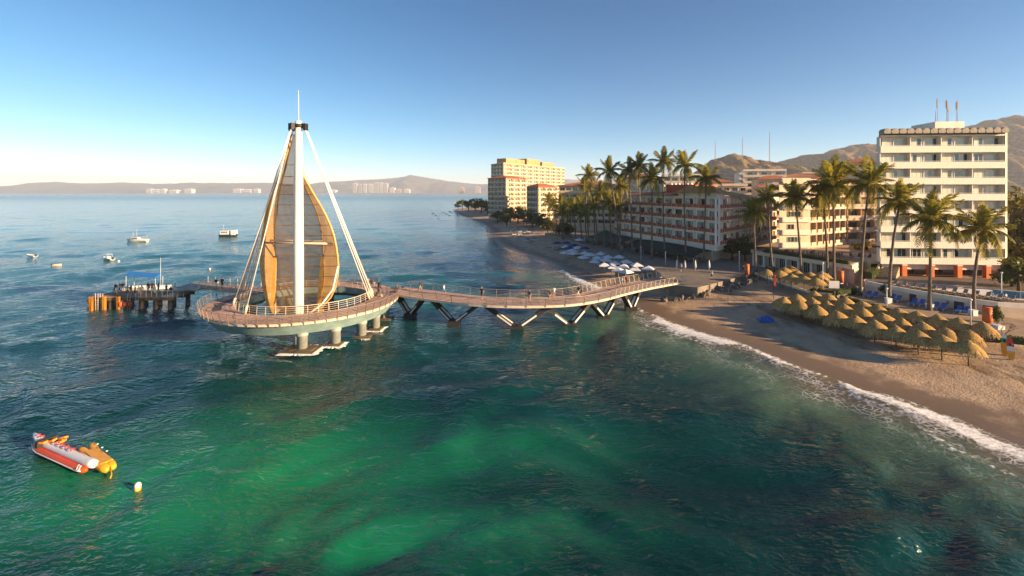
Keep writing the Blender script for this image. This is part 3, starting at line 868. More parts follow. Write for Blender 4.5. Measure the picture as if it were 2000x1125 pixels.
def window_mesh(w, h, n, fm, bar=0.06):
    key = ('win', round(w, 2), round(h, 2), n, fm.name)
    if key not in _cache:
        mb = MB(); t = 0.09
        mb.box(-w / 2, -t, 0, w / 2, 0, bar); mb.box(-w / 2, -t, h - bar, w / 2, 0, h)
        mb.box(-w / 2, -t, bar, -w / 2 + bar, 0, h - bar); mb.box(w / 2 - bar, -t, bar, w / 2, 0, h - bar)
        for k in range(1, n):
            x = -w / 2 + w * k / n; mb.box(x - bar / 2, -t * 0.85, bar, x + bar / 2, 0, h - bar)
        _cache[key] = mb.mesh('window', fm)
    return _cache[key]

def add_window(parent, loc, rz, w, h, n, fm, glasses, r_):
    wo = put('window', window_mesh(w, h, n, fm), parent, loc, (0, 0, rz))
    for k in range(n):
        g = r_.choice(glasses)
        pm = boxmesh('pane', w / n - 0.065, 0.03, h - 0.125, g)
        put('pane', pm, wo, (-w / 2 + w * (k + 0.5) / n, -0.04, h / 2))
    return wo

def offset_poly(P, d):
    """CCW polygon moved inwards by d (one value or one per edge)"""
    n = len(P); ds = d if isinstance(d, (list, tuple)) else [d] * n
    L_ = []
    for i in range(n):
        a = Vector(P[i]); b = Vector(P[(i + 1) % n]); e = (b - a).normalized(); nn = Vector((-e.y, e.x))
        L_.append((a + nn * ds[i], e))
    out = []
    for i in range(n):
        (p, e), (q, f) = L_[i - 1], L_[i]
        den = e.x * f.y - e.y * f.x
        t = ((q.x - p.x) * f.y - (q.y - p.y) * f.x) / den
        out.append((p.x + e.x * t, p.y + e.y * t))
    return out

def hip_roof(parent, P, z, rise, over, m, name='roof', eave=0.18):
    Q = offset_poly(P, -over)
    e = [(Vector(Q[(i + 1) % 4]) - Vector(Q[i])).length for i in range(4)]
    i = 0 if e[0] >= e[1] else 1
    a, b, c, d = (Vector(Q[(i + k) % 4]) for k in range(4))
    w = (c - b).length / 2
    m0 = (a + d) / 2; m1 = (b + c) / 2; u = (m1 - m0).normalized()
    r0 = m0 + u * min(w, (m1 - m0).length * 0.45); r1 = m1 - u * min(w, (m1 - m0).length * 0.45)
    V = [(*p, z) for p in (a, b, c, d)] + [(*p, z + eave) for p in (a, b, c, d)] + [(*r0, z + rise), (*r1, z + rise)]
    mb = MB(); mb.add(V, [(3, 2, 1, 0), (0, 1, 5, 4), (1, 2, 6, 5), (2, 3, 7, 6), (3, 0, 4, 7), (4, 5, 9, 8), (6, 7, 8, 9), (5, 6, 9), (7, 4, 8)])
    return mb.build(name, m, parent)

def building(name, label, poly, edges, z0, pitch, nfl, wall, group=None, slab_t=0.28, recess=1.2, par=None, roof='flat', roof_m=None, rise=2.0,
             cat='building', seed=0, top_par=0.7, slab_m=None, root_z=None, over=0.5, foot=False):
    """polygon footprint (CCW); edges: list of dicts describing each detailed face
       edge keys: i, bays, ww (window width), wh, n (panes), sill, par (material), par_h, par_z, posts, glass, frame, fins"""
    r_ = random.Random(seed)
    cx = sum(p[0] for p in poly) / len(poly); cy = sum(p[1] for p in poly) / len(poly)
    root = empty(name, (cx, cy, root_z if root_z is not None else z0), 0, label, cat, group)
    rz0 = root.location.z
    P = [(x - cx, y - cy) for x, y in poly]
    det = {e['i']: e for e in edges}
    core = offset_poly(P, [recess if i in det and not det[i].get('flush') else 0.02 for i in range(len(P))])
    zt = z0 + pitch * nfl
    MB().prism(core, min(z0 - rz0 - 1.5, -0.8) if foot else z0 - rz0 - 1.5, zt - rz0).build('wall', wall, root)
    slab_mesh = MB().prism(P, 0, slab_t).mesh('floor_slab', slab_m or wall)
    flush_all = all(e.get('flush') for e in edges)
    if not flush_all:
        for k in range(nfl + 1): put('floor_slab', slab_mesh, root, (0, 0, z0 + pitch * k - slab_t - rz0))
    for e in edges:
        i = e['i']; a = Vector(P[i]); b = Vector(P[(i + 1) % len(P)]); u = (b - a).normalized(); nn = Vector((-u.y, u.x))
        ang = math.atan2(u.y, u.x); Lf = (b - a).length; nb = e['bays']; bw = Lf / nb
        rec = 0.0 if e.get('flush') else recess
        fw = min(e.get('ww', bw * 0.7), bw - 0.1)
        for k in range(nfl):
            if k in e.get('skip', ()): continue
            zf = z0 + pitch * k - rz0
            for j in range(nb):
                c = a + u * (bw * (j + 0.5)) + nn * (rec - 0.012)
                add_window(root, (c.x, c.y, zf + e.get('sill', 0.1)), ang, fw, e.get('wh', pitch - slab_t - 0.35), e.get('n', 2), e.get('frame', M_frame), e.get('glass', (G_dark,)), r_)
            pm = e.get('par')
            if pm:
                ph = e.get('par_h', 0.95); pz = e.get('par_z', 0.0); np_ = e.get('panels', 1)
                for j in range(nb * np_):
                    w_ = bw / np_
                    c = a + u * (w_ * (j + 0.5)) + nn * 0.05
                    put('balcony_panel', boxmesh('balcony_panel', w_ - e.get('gap', 0.06), 0.12, ph, pm), root, (c.x, c.y, zf + pz + ph / 2), (0, 0, ang))
                if e.get('posts'):
                    for j in range(nb * np_ + 1):
                        c = a + u * min(max(w_ * j, 0.06), Lf - 0.06) + nn * 0.04
                        put('rail_post', boxmesh('rail_post', 0.09, 0.16, ph + 0.12, M_frame, 'b'), root, (c.x, c.y, zf + pz - 0.02), (0, 0, ang))
                if e.get('cap'):
                    c = a + u * (Lf / 2) + nn * 0.05
                    put('hand_rail', boxmesh('hand_rail', Lf, 0.10, 0.07, M_frame), root, (c.x, c.y, zf + pz + ph + e['cap']), (0, 0, ang))
            if e.get('fins'):
                for j in range(0, nb + 1, e['fins']):
                    c = a + u * min(max(bw * j, 0.08), Lf - 0.08) + nn * (rec * 0.5 + 0.1)
                    put('partition', boxmesh('partition', 0.14, rec - 0.25, pitch - slab_t - 0.01, wall, 'b'), root, (c.x, c.y, zf), (0, 0, ang))
    if roof == 'flat':
        Q = offset_poly(P, 0.25)
        for i in range(len(P)):
            a, b = P[i], P[(i + 1) % len(P)]; c, d = Q[(i + 1) % len(P)], Q[i]
            MB().prism([a, b, c, d], zt - rz0 + 0.003, zt - rz0 + top_par).build('roof_parapet', wall, root)
    elif roof == 'hip':
        hip_roof(root, P, zt - rz0 + 0.01, rise, over, roof_m or M_tile)
    return root

# ------------------------------------------------------------------ white tower hotel
HA = Vector((72.0, 90.0)); HB = Vector((94.6, 88.4)); _u = (HB - HA).normalized(); _n = Vector((-_u.y, _u.x))
HPOLY = [tuple(HA), tuple(HB), tuple(HB + _n * 13), (84.5, 103.0)]
hotel = building('tower_hotel', 'tall white balcony hotel with a scalloped roof and orange columns beside the pool', HPOLY,
    [dict(i=0, bays=8, ww=2.42, wh=2.45, n=3, par=M_wall, par_h=1.25, par_z=-0.32, panels=0.5 and 1, gap=0.004, cap=0.16, fins=2, glass=(G_curt, G_curt, G_curt, G_curt, G_curt, G_dark, G_teal), frame=M_frame)],
    6.35, 3.1, 8, M_wall, recess=1.15, roof='none', seed=5, root_z=3.4)
_ang = math.atan2(_u.y, _u.x)
cxy = Vector(hotel.location.xy)
def hp(u, v, z): p = HA + _u * u + _n * v - cxy; return (p.x, p.y, z - hotel.location.z)
L_h = (HB - HA).length
vprof = [(0.66 * math.cos(R(t)), 0.62 * math.sin(R(t))) for t in range(-40, 221, 20)]
nv = len(vprof)
for k in range(16):
    u_ = (k + 0.5) * L_h / 16; y1 = min(12.9, max(0.6, 1.5 * u_ - 0.6))
    V = [(x, -0.9, z) for x, z in vprof] + [(x, y1, z) for x, z in vprof]
    vm = MB(); vm.add(V, [(j, nv + j, nv + (j + 1) % nv, (j + 1) % nv) for j in range(nv)] + [tuple(range(nv)), tuple(range(2 * nv - 1, nv - 1, -1))])
    vm.build('roof_vault', M_greyv, hotel, hp(u_, 0, 31.75), (0, 0, _ang))
# ground floor: recessed glass front between orange columns
MB().box(-0.2, 2.9, 0, L_h, 12.9, 3.0).build('wall', M_wall2, hotel, hp(0, 0, 3.35), (0, 0, _ang))
for j in range(10):
    wo = put('window', window_mesh(2.0, 2.1, 2, M_frameb), hotel, hp(1.1 + j * 2.1, 2.88, 3.5), (0, 0, _ang))
    for s in (-0.5, 0.5): put('pane', boxmesh('pane', 0.93, 0.03, 1.97, G_dark), wo, (s, -0.04, 1.05))
for u in (4.6, 9.65, 14.7, 19.9):
    co = put('column', boxmesh('column', 0.85, 0.85, 2.35, M_orange, 'b'), hotel, hp(u, 0.6, 3.38), (0, 0, _ang))
    put('capital', boxmesh('capital', 0.95, 0.95, 0.40, M_wall, 'b'), co, (0, 0, 2.352))
# end wall angled outward, shaped to show as a sunlit strip
ep = HB - cxy; ed = Vector((1.75, 1.25))
P4 = [(ep.x + 0.02, ep.y - 0.02), (ep.x + ed.x, ep.y + ed.y), (ep.x + ed.x + 0.3, ep.y + 3.5), (ep.x + 0.4, ep.y + 3.5)]
MB().prism(P4, 0, 31.6 - hotel.location.z).build('end_pier', M_wall2, hotel)
MB().box(0, 0, 0, 5.5, 6, 2.2).build('penthouse', M_wall, hotel, hp(12.4, 3.0, 31.9), (0, 0, _ang))
for k, (u, h) in enumerate(((13.0, 2.4), (13.6, 1.8), (14.6, 5.2), (15.2, 4.4), (15.7, 4.8), (16.7, 3.8), (17.1, 4.4), (17.6, 4.2))):
    mb = MB(); mb.tube([(0, 0, 0), (0, 0, h)], 0.035, 6)
    if k > 1: mb.box(-0.10, -0.08, h * 0.60, 0.10, 0.08, h * 0.95)
    mb.build('roof_antenna', mat('antenna_grey', (0.36, 0.30, 0.27), 0.6), hotel, hp(u, 3.6 + (k % 3) * 0.8, 34.09), (0, 0, _ang))

# ------------------------------------------------------------------ red-railed hotel
BL = Vector((35.3, 159)); BC = Vector((50, 112)); BR = Vector((72.5, 135.5)); 
BPOLY = [tuple(BL), tuple(BC), tuple(BR), (66, 172)]
brick = building('red_railed_hotel', 'white hotel with red brick balcony rails and clay tiled roof behind the dark green tents', BPOLY,
    [dict(i=0, bays=11, ww=2.7, wh=2.2, n=3, par=M_brick, par_h=0.85, par_z=0.02, panels=2, gap=0.10, posts=True, glass=(G_dark, G_dark, G_teal), frame=M_frameb, fins=1),
     dict(i=1, bays=7, ww=2.0, wh=2.1, n=2, par=M_brick, par_h=0.85, par_z=0.02, panels=3, gap=0.10, posts=True, glass=(G_dark, G_dark, G_warm), frame=M_frameb, fins=2)],
    7.0, 3.0, 4, M_bwall, recess=0.75, roof='none', seed=8, root_z=2.5)
bl = Vector(brick.location)
def bw(x, y, z): return Vector((x, y, z)) - bl
# ground storey
Q = offset_poly([(x - bl.x, y - bl.y) for x, y in BPOLY], 2.2)
MB().prism(Q, -0.8, 7.0 - bl.z - 0.29).build('ground_storey', M_wall2, brick)
# tiled eaves along both fronts and the ochre hip over the corner
def eave(a, b, inward, z, w, rise, m, name='eave_roof'):
    a = Vector(a); b = Vector(b); n_ = Vector((-(b - a).y, (b - a).x)).normalized()
    A = a - n_ * 0.7; B = b - n_ * 0.7; C = b + n_ * w; D = a + n_ * w
    mb = MB(); V = [(*A, z), (*B, z), (*C, z + rise), (*D, z + rise), (*A, z + 0.16), (*B, z + 0.16), (*C, z + rise + 0.16), (*D, z + rise + 0.16)]
    mb.add([Vector(v) - bl for v in V], [(3, 2, 1, 0), (4, 5, 6, 7), (0, 1, 5, 4), (1, 2, 6, 5), (2, 3, 7, 6), (3, 0, 4, 7)])
    return mb.build(name, m, brick)
d0 = (BC - BL).normalized(); d1 = (BR - BC).normalized()
eave(BL + d0 * 2, BL + d0 * 34, 0, 19.02, 4, 0.9, M_tile)
hp_poly = [tuple(Vector(p) - bl.xy) for p in (BL + d0 * 33.2, BC - d0 * 0.2, BC + d1 * 6.5, BL + d0 * 33.2 + d1 * 6.5)]
MB().prism(offset_poly(hp_poly, 0.5), 19.02 - bl.z, 19.75 - bl.z).build('parapet_wall', M_wall, brick)
hip_roof(brick, hp_poly, 19.76 - bl.z, 1.9, 0.5, M_ochre, 'corner_roof')
eave(BC + d1 * 8, BC + d1 * 22, 0, 19.02, 5, 1.1, M_ochre)
MB().prism([tuple(Vector(p) - bl.xy) for p in (BC + d1 * 14 + Vector((-8, 8)), BC + d1 * 31 + Vector((-8, 8)), BC + d1 * 31 + Vector((-14, 14)), BC + d1 * 14 + Vector((-14, 14)))], 19.02 - bl.z, 22.2 - bl.z).build('roof_room', M_brick, brick)
# arched roof turrets
tm = MB().lathe([(0.55, 0), (0.55, 2.6), (0.8, 2.62), (0.8, 3.0), (0.62, 3.5), (0.3, 3.8), (0.02, 3.9)], 14).mesh('turret', M_wall)
for k in range(6):
    p = BL + d0 * (16 + k * 1.9) + Vector((11, 4)); put('turret', tm, brick, bw(p.x, p.y, 19.02))
MB().prism([tuple(Vector(p) - bl.xy) for p in (BL + d0 * 8 + Vector((9, 3)), BL + d0 * 15 + Vector((9, 3)), BL + d0 * 15 + Vector((16, 6)), BL + d0 * 8 + Vector((16, 6)))], 19.02 - bl.z, 22.6 - bl.z).build('roof_room', M_peach, brick)
# arched openings of the corner rooms and the open stair on the short front
arch = MB(); ap = [(-0.8, 0), (0.8, 0), (0.8, 1.2)] + [(0.8 * math.cos(R(t)), 1.2 + 0.8 * math.sin(R(t))) for t in range(20, 180, 20)] + [(-0.8, 1.2)]
arch.add([(x, -0.05, z) for x, z in ap] + [(x, 0.05, z) for x, z in ap], [tuple(range(len(ap))), tuple(range(2 * len(ap) - 1, len(ap) - 1, -1))] + [(k, len(ap) + k, len(ap) + (k + 1) % len(ap), (k + 1) % len(ap)) for k in range(len(ap))])
am = arch.mesh('arched_window', G_dark)
for k in range(3):
    p = BC - d0 * (2.2 + k * 4.4) + Vector((-d0.y, d0.x)) * 0.16; put('arched_window', am, brick, bw(p.x, p.y, 16.4), (0, 0, math.atan2(d0.y, d0.x)))
for k in range(3):
    nn1 = Vector((-d1.y, d1.x)); q0 = BC + d1 * 8.4 + nn1 * 0.5; q1 = BC + d1 * 12.4 + nn1 * 0.5
    MB().bar(bw(q1.x, q1.y, 7.2 + 3 * k), bw(q0.x, q0.y, 9.8 + 3 * k), 0.5, 0.35).build('stair_flight', M_wall, brick)
# its set-back second wing
building('red_railed_annex', 'sunlit annex with orange brick rails at the end of the red-railed hotel', [(73.5, 136.2), (86, 148), (80, 160), (68, 150)],
    [dict(i=0, bays=4, ww=2.0, wh=2.1, n=2, par=M_brick, par_h=0.85, par_z=0.02, panels=2, gap=0.10, posts=True, glass=(G_dark, G_warm), frame=M_frameb)], 5.5, 3.0, 4, M_wall2, recess=1.0, seed=9, root_z=2.5, top_par=1.0)

# ------------------------------------------------------------------ cream courtyard hotel
building('courtyard_hotel_block', 'plain white end block of the cream courtyard hotel above the restaurant roof terrace', [(66, 114), (74.2, 114.4), (77, 126), (74.5, 127)],
    [dict(i=0, bays=1, ww=3.4, wh=1.35, n=4, sill=1.0, par=M_wall, par_h=1.25, par_z=-0.35, gap=0.0, glass=(G_curt, G_teal, G_dark))], 6.6, 3.15, 5, M_wall2, recess=0.35, seed=11, root_z=6.0, top_par=1.2)
building('courtyard_hotel_wing', 'cream hotel wing with rows of small balcony openings facing the courtyard', [(74.6, 115), (90, 124), (90, 136), (78, 128)],
    [dict(i=0, bays=6, ww=1.7, wh=2.2, n=2, par=M_peach, par_h=0.85, gap=0.9, glass=(G_dark, G_dark, G_warm), frame=M_frameb, fins=1)], 6.6, 3.15, 5, M_peach, recess=1.1, seed=12, root_z=6.0, top_par=0.9, slab_t=0.5)
building('courtyard_hotel_annex', 'cream rear wing with wide balconies closing the courtyard', [(90.6, 124.2), (106, 125), (106, 136), (90, 136)],
    [dict(i=0, bays=4, ww=3.0, wh=2.1, n=2, par=M_peach, par_h=0.8, gap=0.25, glass=(G_dark, G_warm), frame=M_frameb, fins=1)], 6.6, 3.15, 5, M_peach, recess=1.3, seed=13, root_z=6.0, top_par=0.9, slab_t=0.5)

# restaurant under the roof terrace
resto = empty('beach_restaurant', (62, 100, 2.5), 0, 'low cream restaurant with a roof terrace and dark glazed front', 'restaurant')
def rs(x, y): return (x - 62, y - 100)
RT = [(57.8, 109), (65, 88), (79, 101), (92, 117), (90, 123), (74, 114), (66, 113.5), (58.5, 113)]
MB().prism([rs(*p) for p in RT], 2.75, 3.55).build('roof_terrace', M_wall2, resto)
MB().prism([rs(*p) for p in offset_poly(RT, 0.35)], 3.552, 3.60).build('terrace_paving', M_pave, resto)
RI_ = offset_poly(RT, [1.7, 0.05, 0.6, 0.6, 0.6, 0.6, 0.6, 0.6])
MB().prism([rs(*p) for p in RI_], -0.6, 2.748).build('wall', M_wall2, resto)
fa, fb = Vector(RI_[0]), Vector(RI_[1]); fu = (fb - fa).normalized(); fn = Vector((-fu.y, fu.x)); fl = (fb - fa).length
rr_ = random.Random(4)
for j in range(6):
    c = fa + fu * (2.0 + j * 2.95) - fn * 0.01
    add_window(resto, (*rs(c.x, c.y), 0.1), math.atan2(fu.y, fu.x), 2.3, 2.35, 5, M_frame, (G_dark,), rr_)
for j in range(8):
    c = fa + fu * (0.5 + j * 2.95) - fn * 1.0
    put('column', boxmesh('column', 0.5, 0.5, 3.0, M_wall, 'b'), resto, (*rs(c.x, c.y), -0.26), (0, 0, math.atan2(fu.y, fu.x)))
ta, tb = Vector(RT[0]), Vector(RT[1]); tu = (tb - ta).normalized(); tn = Vector((-tu.y, tu.x))
tl_ = (tb - ta).length
for j in range(int(tl_ / 1.0)):
    c = ta + tu * (0.5 + j * 1.0) + tn * 0.2
    put('rail_post', boxmesh('rail_post', 0.05, 0.05, 0.95, M_dark, 'b'), resto, (*rs(c.x, c.y), 3.55))
c = ta + tu * (tl_ / 2) + tn * 0.2
put('hand_rail', boxmesh('hand_rail', tl_ - 0.4, 0.06, 0.06, M_dark), resto, (*rs(c.x, c.y), 4.52), (0, 0, math.atan2(tu.y, tu.x)))
# outside stair climbing beside the restaurant
stair = empty('beach_stair', (67.5, 86.5, 2.3), math.atan2(13, 14), 'flight of tan steps climbing between the restaurant and the white hotel', 'stair')
for k in range(16):
    boxpart('step', stair, k * 0.62, -3.0, -0.4, k * 0.62 + 0.60, -0.2, 0.22 * (k + 1), mat('stair_tile', (0.42, 0.30, 0.19), 0.8, 0.1, 2))
MB().add([(0, -0.15, 0), (10, -0.15, 0), (10, -0.15, 4.4), (0, -0.15, 0.9), (0, 0.15, 0), (10, 0.15, 0), (10, 0.15, 4.4), (0, 0.15, 0.9)], [(0, 1, 2, 3), (7, 6, 5, 4), (3, 2, 6, 7), (0, 3, 7, 4), (1, 5, 6, 2), (0, 4, 5, 1)]).build('side_wall', M_peach, stair)
# courtyard terraces
yard = empty('courtyard_terrace', (92, 112, 6), 0, 'red tiled courtyard terrace with planting between the hotels', 'terrace')
MB().prism([(x - 92, y - 112) for x, y in ((80, 103), (90, 104), (106, 112), (106, 123), (92, 120))], -3, 1.0).build('paving', mat('red_paving', (0.30, 0.10, 0.04), 0.8, 0.15, 1), yard)
MB().prism([(x - 92, y - 112) for x, y in ((79.6, 102.4), (80.6, 102), (91, 103.2), (90.6, 104))], -3, 1.7).build('low_wall', M_peach, yard)

# ------------------------------------------------------------------ pool terrace, lounger terrace, sea walls
PT = [(63, 82), (63.6, 78.5), (64.6, 75), (66.0, 71.5), (67.6, 68.6), (69.6, 66), (76, 64), (104, 62), (104, 84), (94, 87), (72, 91), (66, 86.5)]
pool = empty('pool_terrace', (76, 75, 2.3), 0, 'raised pool terrace with a curved white retaining wall in front of the tall white hotel', 'terrace')
def pl(x, y): return (x - 76, y - 75)
MB().prism([pl(*p) for p in PT], -0.8, 1.30).build('retaining_wall', M_wall2, pool)
for i in range(6):
    Q = offset_poly(PT, 0.35)
    MB().prism([pl(*PT[i]), pl(*PT[(i + 1)]), pl(*Q[i + 1]), pl(*Q[i])], 1.303, 1.95).build('parapet', M_wall, pool)
MB().prism([pl(*p) for p in offset_poly(PT, 0.36)], 1.303, 1.34).build('paving', mat('dark_paving', (0.15, 0.11, 0.085), 0.7, 0.2, 1), pool)
PW = [(69.5, 83.5), (69.5, 78.5), (76.5, 70.5), (83, 69.0), (84, 74.5), (76, 80.5)]
MB().prism([pl(*p) for p in PW], 1.342, 1.40).build('pool_water', glass_mat('pool_water', (0.02, 0.14, 0.42), (0.05, 0.26, 0.58), 0, 0.06), pool)
Q = offset_poly(PW, -0.45)
for i in range(6):
    j = (i + 1) % 6; MB().prism([pl(*PW[i]), pl(*Q[i]), pl(*Q[j]), pl(*PW[j])], 1.342, 1.46).build('pool_edge', M_wall2, pool)
for px, w in ((1783, 0.9), (1873, 1.1), (1932, 1.3)):
    k = (px - 1000) / FPX
    for i in range(6):
        a = Vector(PT[i]); b = Vector(PT[i + 1])
        t = (k * a.y - a.x) / ((b.x - a.x) - k * (b.y - a.y))
        if 0 <= t <= 1:
            c = a + (b - a) * t; ang = math.atan2(b.y - a.y, b.x - a.x)
            put('door', boxmesh('door', w, 0.14, 1.35, mat('dark_door', (0.04, 0.03, 0.025), 0.7), 'b'), pool, (*pl(c.x, c.y), -0.12), (0, 0, ang)); break
for k in range(11):
    t = k / 10; x = 66.0 + 9 * t; y = 81 - 12.5 * t
LT = [(54.4, 77.2), (55.6, 67), (57.2, 57.8), (66, 53), (74, 55), (69.8, 65.6), (67.8, 68.2), (66.2, 71.1), (64.8, 74.6), (63.8, 78.1), (63.2, 81.6), (66.5, 86), (64.9, 87.6), (60.5, 80.2)]
lounge = tag(MB().prism([(x - 60, y - 70) for x, y in LT], -0.9, 0.0).build('lounger_terrace', M_pave, None, (60, 70, 2.32)), 'tan paved terrace of blue loungers above the thatched umbrellas', 'terrace')
DT = [(51.6, 98), (51.0, 88), (51.2, 79.6), (54, 77.6), (60.2, 80.4), (64.7, 87.8), (57.6, 108.8), (53, 108.8)]
dine = empty('dining_terrace', (55, 92, 2.6), 0, 'restaurant dining terrace behind a pale sea wall', 'terrace')
MB().prism([(x - 55, y - 92) for x, y in DT], -1.9, 0.0).build('sea_wall', M_stone, dine)
Q = offset_poly(DT, 0.4)
for i in range(3):
    MB().prism([(x - 55, y - 92) for x, y in (DT[i], DT[i + 1], Q[i + 1], Q[i])], 0.003, 0.35).build('wall_cap', M_wall2, dine)
PR = [(29, 87.5), (34, 84.5), (43, 92), (51.4, 98.2), (53, 109), (48, 110), (40, 112), (27, 156), (20, 190), (8, 235), (16, 240), (30, 200), (36, 158), (49.8, 111.4), (57, 110), (57, 118), (30, 180), (10, 250), (4, 246), (12, 205), (18, 178), (24, 150), (33, 116), (31, 96)]
PR = [(29.4, 86.4), (33.5, 83.4), (43, 91), (51.4, 98.2), (54, 109), (56, 118), (40, 150), (30, 196), (14, 196), (21, 165), (27, 138), (32.5, 114), (31.5, 98)]
prom = tag(MB().prism([(x - 40, y - 110) for x, y in PR], -2.4, 0.0).build('promenade', mat('promenade_paving', (0.23, 0.19, 0.15), 0.8, 0.15, 0.8, bump=0.2), None, (40, 110, 2.75)), 'grey paved beach promenade beside the red-railed hotel', 'promenade', kind='structure')

# ------------------------------------------------------------------ far condominiums and town houses
WG = (G_dark, G_dark, G_teal, G_warm)
def cond(name, label, poly, bays0, bays1, z0, nfl, roof='hip', wall=M_wall, seed=1, par=M_wall2, pitch=3.0, rise=2.2, group=None, i0=0, i1=1):
    return building(name, label, poly, [dict(i=i0, bays=bays0, n=2, ww=2.3, wh=2.1, par=par, par_h=0.85, gap=0.3, glass=WG, fins=1), dict(i=i1, bays=bays1, n=2, ww=2.3, wh=2.1, par=par, par_h=0.85, gap=0.3, glass=WG, fins=2)],
                    z0, pitch, nfl, wall, recess=1.1, roof=roof, rise=rise, seed=seed, group=group, root_z=3.0, foot=True)
CT = cond('condominium_tower', 'long tall white condominium with ochre stepped top storeys beyond the tiled apartments', [(-17, 372), (-6.5, 352), (49, 430), (38, 446)], 4, 20, 6, 12, 'flat', M_condo, 21)
cond('apartment_house', 'square white apartment house with a red hip roof at the bay point', [(-16, 304), (-3.8, 292), (11, 318), (-1, 328)], 5, 7, 5, 8, 'hip', M_condo, 22)
cond('apartment_house', 'lower white apartment house with clay roof between palms and the square one', [(8.4, 268), (14.8, 258), (27, 276), (20, 286)], 4, 6, 5, 6, 'hip', M_condo, 23)
cond('apartment_house', 'wide apartment house with a long red roof behind the palm grove', [(22, 216), (48, 210), (56, 228), (28, 234)], 9, 6, 5, 6, 'hip', M_wall2, 24)
cond('apartment_house', 'small white house with a red hip roof just left of the red-railed hotel roof', [(48, 205), (60, 196), (70, 206), (58, 216)], 5, 5, 5, 7, 'hip', M_wall, 25)
cond('town_building', 'pale terraced building standing behind the hotel roof turrets', [(64, 196), (80, 192), (84, 206), (68, 210)], 5, 4, 6, 7, 'flat', M_wall, 26)
cond('town_building', 'white block with a stepped roof on the slope below the rounded hill', [(118, 235), (137, 230), (146, 246), (126, 252)], 3, 6, 10, 7, 'flat', M_wall, 27)
cond('town_building', 'white house with balconies and a small tower above the courtyard hotel', [(146, 205), (160, 198), (169, 208), (154, 216)], 5, 5, 12, 7, 'hip', M_wall, 28)
cond('town_building', 'cream house with a red roof at the back of the courtyard hotel', [(126, 196), (140, 190), (147, 200), (133, 206)], 4, 4, 10, 5, 'hip', M_wall2, 29)
cond('town_building', 'low cream building between the hotel annex and the courtyard hotel', [(96, 170), (112, 165), (118, 178), (102, 184)], 5, 4, 8, 5, 'flat', M_wall2, 30)
cond('town_building', 'plain house on the street behind the tall white hotel', [(150, 128), (166, 122), (172, 136), (156, 142)], 4, 4, 6, 4, 'hip', M_peach, 34)
# stepped top storeys of the condominium tower and more houses climbing the slope behind the beach hotels
for k, (x0, y0, x1, y1, dz) in enumerate(((-3, 358, 12, 379, 4.5), (14, 383, 26, 400, 6.0), (28, 403, 40, 420, 4.5))):
    a = Vector((x0, y0)); b = Vector((x1, y1)); n_ = Vector((-(b - a).y, (b - a).x)).normalized()
    MB().prism([tuple(p - Vector(CT.location.xy)) for p in (a + n_ * 2, b + n_ * 2, b + n_ * 11, a + n_ * 11)], 42.02 - 3, 42.02 - 3 + dz).build('stepped_storey', M_ochp, CT)
for k, (px, ytop, Y, w, nf, wl, rf, lab) in enumerate((
        (1300, 352, 215, 20, 6, M_wall, 'flat', 'white terraced house behind the ochre corner roof'), (1345, 346, 245, 17, 6, M_wall2, 'hip', 'cream house with a red hip roof just behind the turrets'),
        (1395, 356, 225, 15, 4, M_peach, 'hip', 'peach house with a red roof below the white stepped block'), (1475, 340, 262, 18, 7, M_wall, 'flat', 'tall white house on the slope under the rounded hill'),
        (1510, 350, 205, 14, 5, M_peach, 'hip', 'peach house with a red roof peeping over the plain white end block'), (1560, 346, 235, 17, 6, M_wall, 'hip', 'white house with a red roof behind the slim palm'),
        (1600, 338, 275, 20, 7, M_wall2, 'flat', 'cream block on the slope behind the dense palm'), (1645, 332, 250, 15, 7, M_wall, 'hip', 'white villa with a red roof on the slope behind the cream wing'),
        (1705, 318, 240, 15, 8, M_wall, 'flat', 'white block rising beside the tall white hotel'), (1425, 362, 190, 12, 4, M_wall2, 'flat', 'low cream house beside the red-railed hotel annex'))):
    zt = H + (HOR - ytop) * Y / FPX; c = (px - 1000) / FPX * Y; z0_ = zt - 3.0 * nf
    building('slope_house', lab, [(c - w / 2, Y), (c + w / 2, Y - w * 0.25), (c + w * 0.7, Y + w * 0.5), (c - w * 0.3, Y + w * 0.75)],
             [dict(i=0, bays=4, n=2, ww=2.1, wh=1.9, par=(M_wall2, M_brick, M_ochp)[k % 3], par_h=0.8, gap=0.3, glass=WG), dict(i=1, bays=3, n=2, ww=2.0, wh=1.9, glass=WG)], z0_, 3.0, nf, wl, recess=0.9, roof=rf, rise=1.8, seed=60 + k, root_z=min(z0_, gz(c, Y)), cat='building', foot=True)
# unseen houses added out of view to cast long shadows from the right
for k, (x, y, w, d_, nf, lab) in enumerate(((128, 30, 16, 26, 3, 'cream house along the beach street south of the pool'), (128, 2, 16, 22, 3, 'white house along the beach street next to the cream one'),
        (132, 62, 14, 17, 3, 'cream house on the street behind the pool terrace'), (132, 92, 14, 20, 4, 'peach apartment house on the street behind the tall white hotel'))):
    building('street_building', lab, [(x, y), (x + w, y), (x + w, y + d_), (x, y + d_)], [dict(i=3, bays=5, ww=2.4, wh=1.8, n=2, sill=0.6, flush=True, glass=WG)], 3.0, 3.1, nf, (M_wall2, M_wall, M_wall2, M_peach)[k], seed=40 + k)
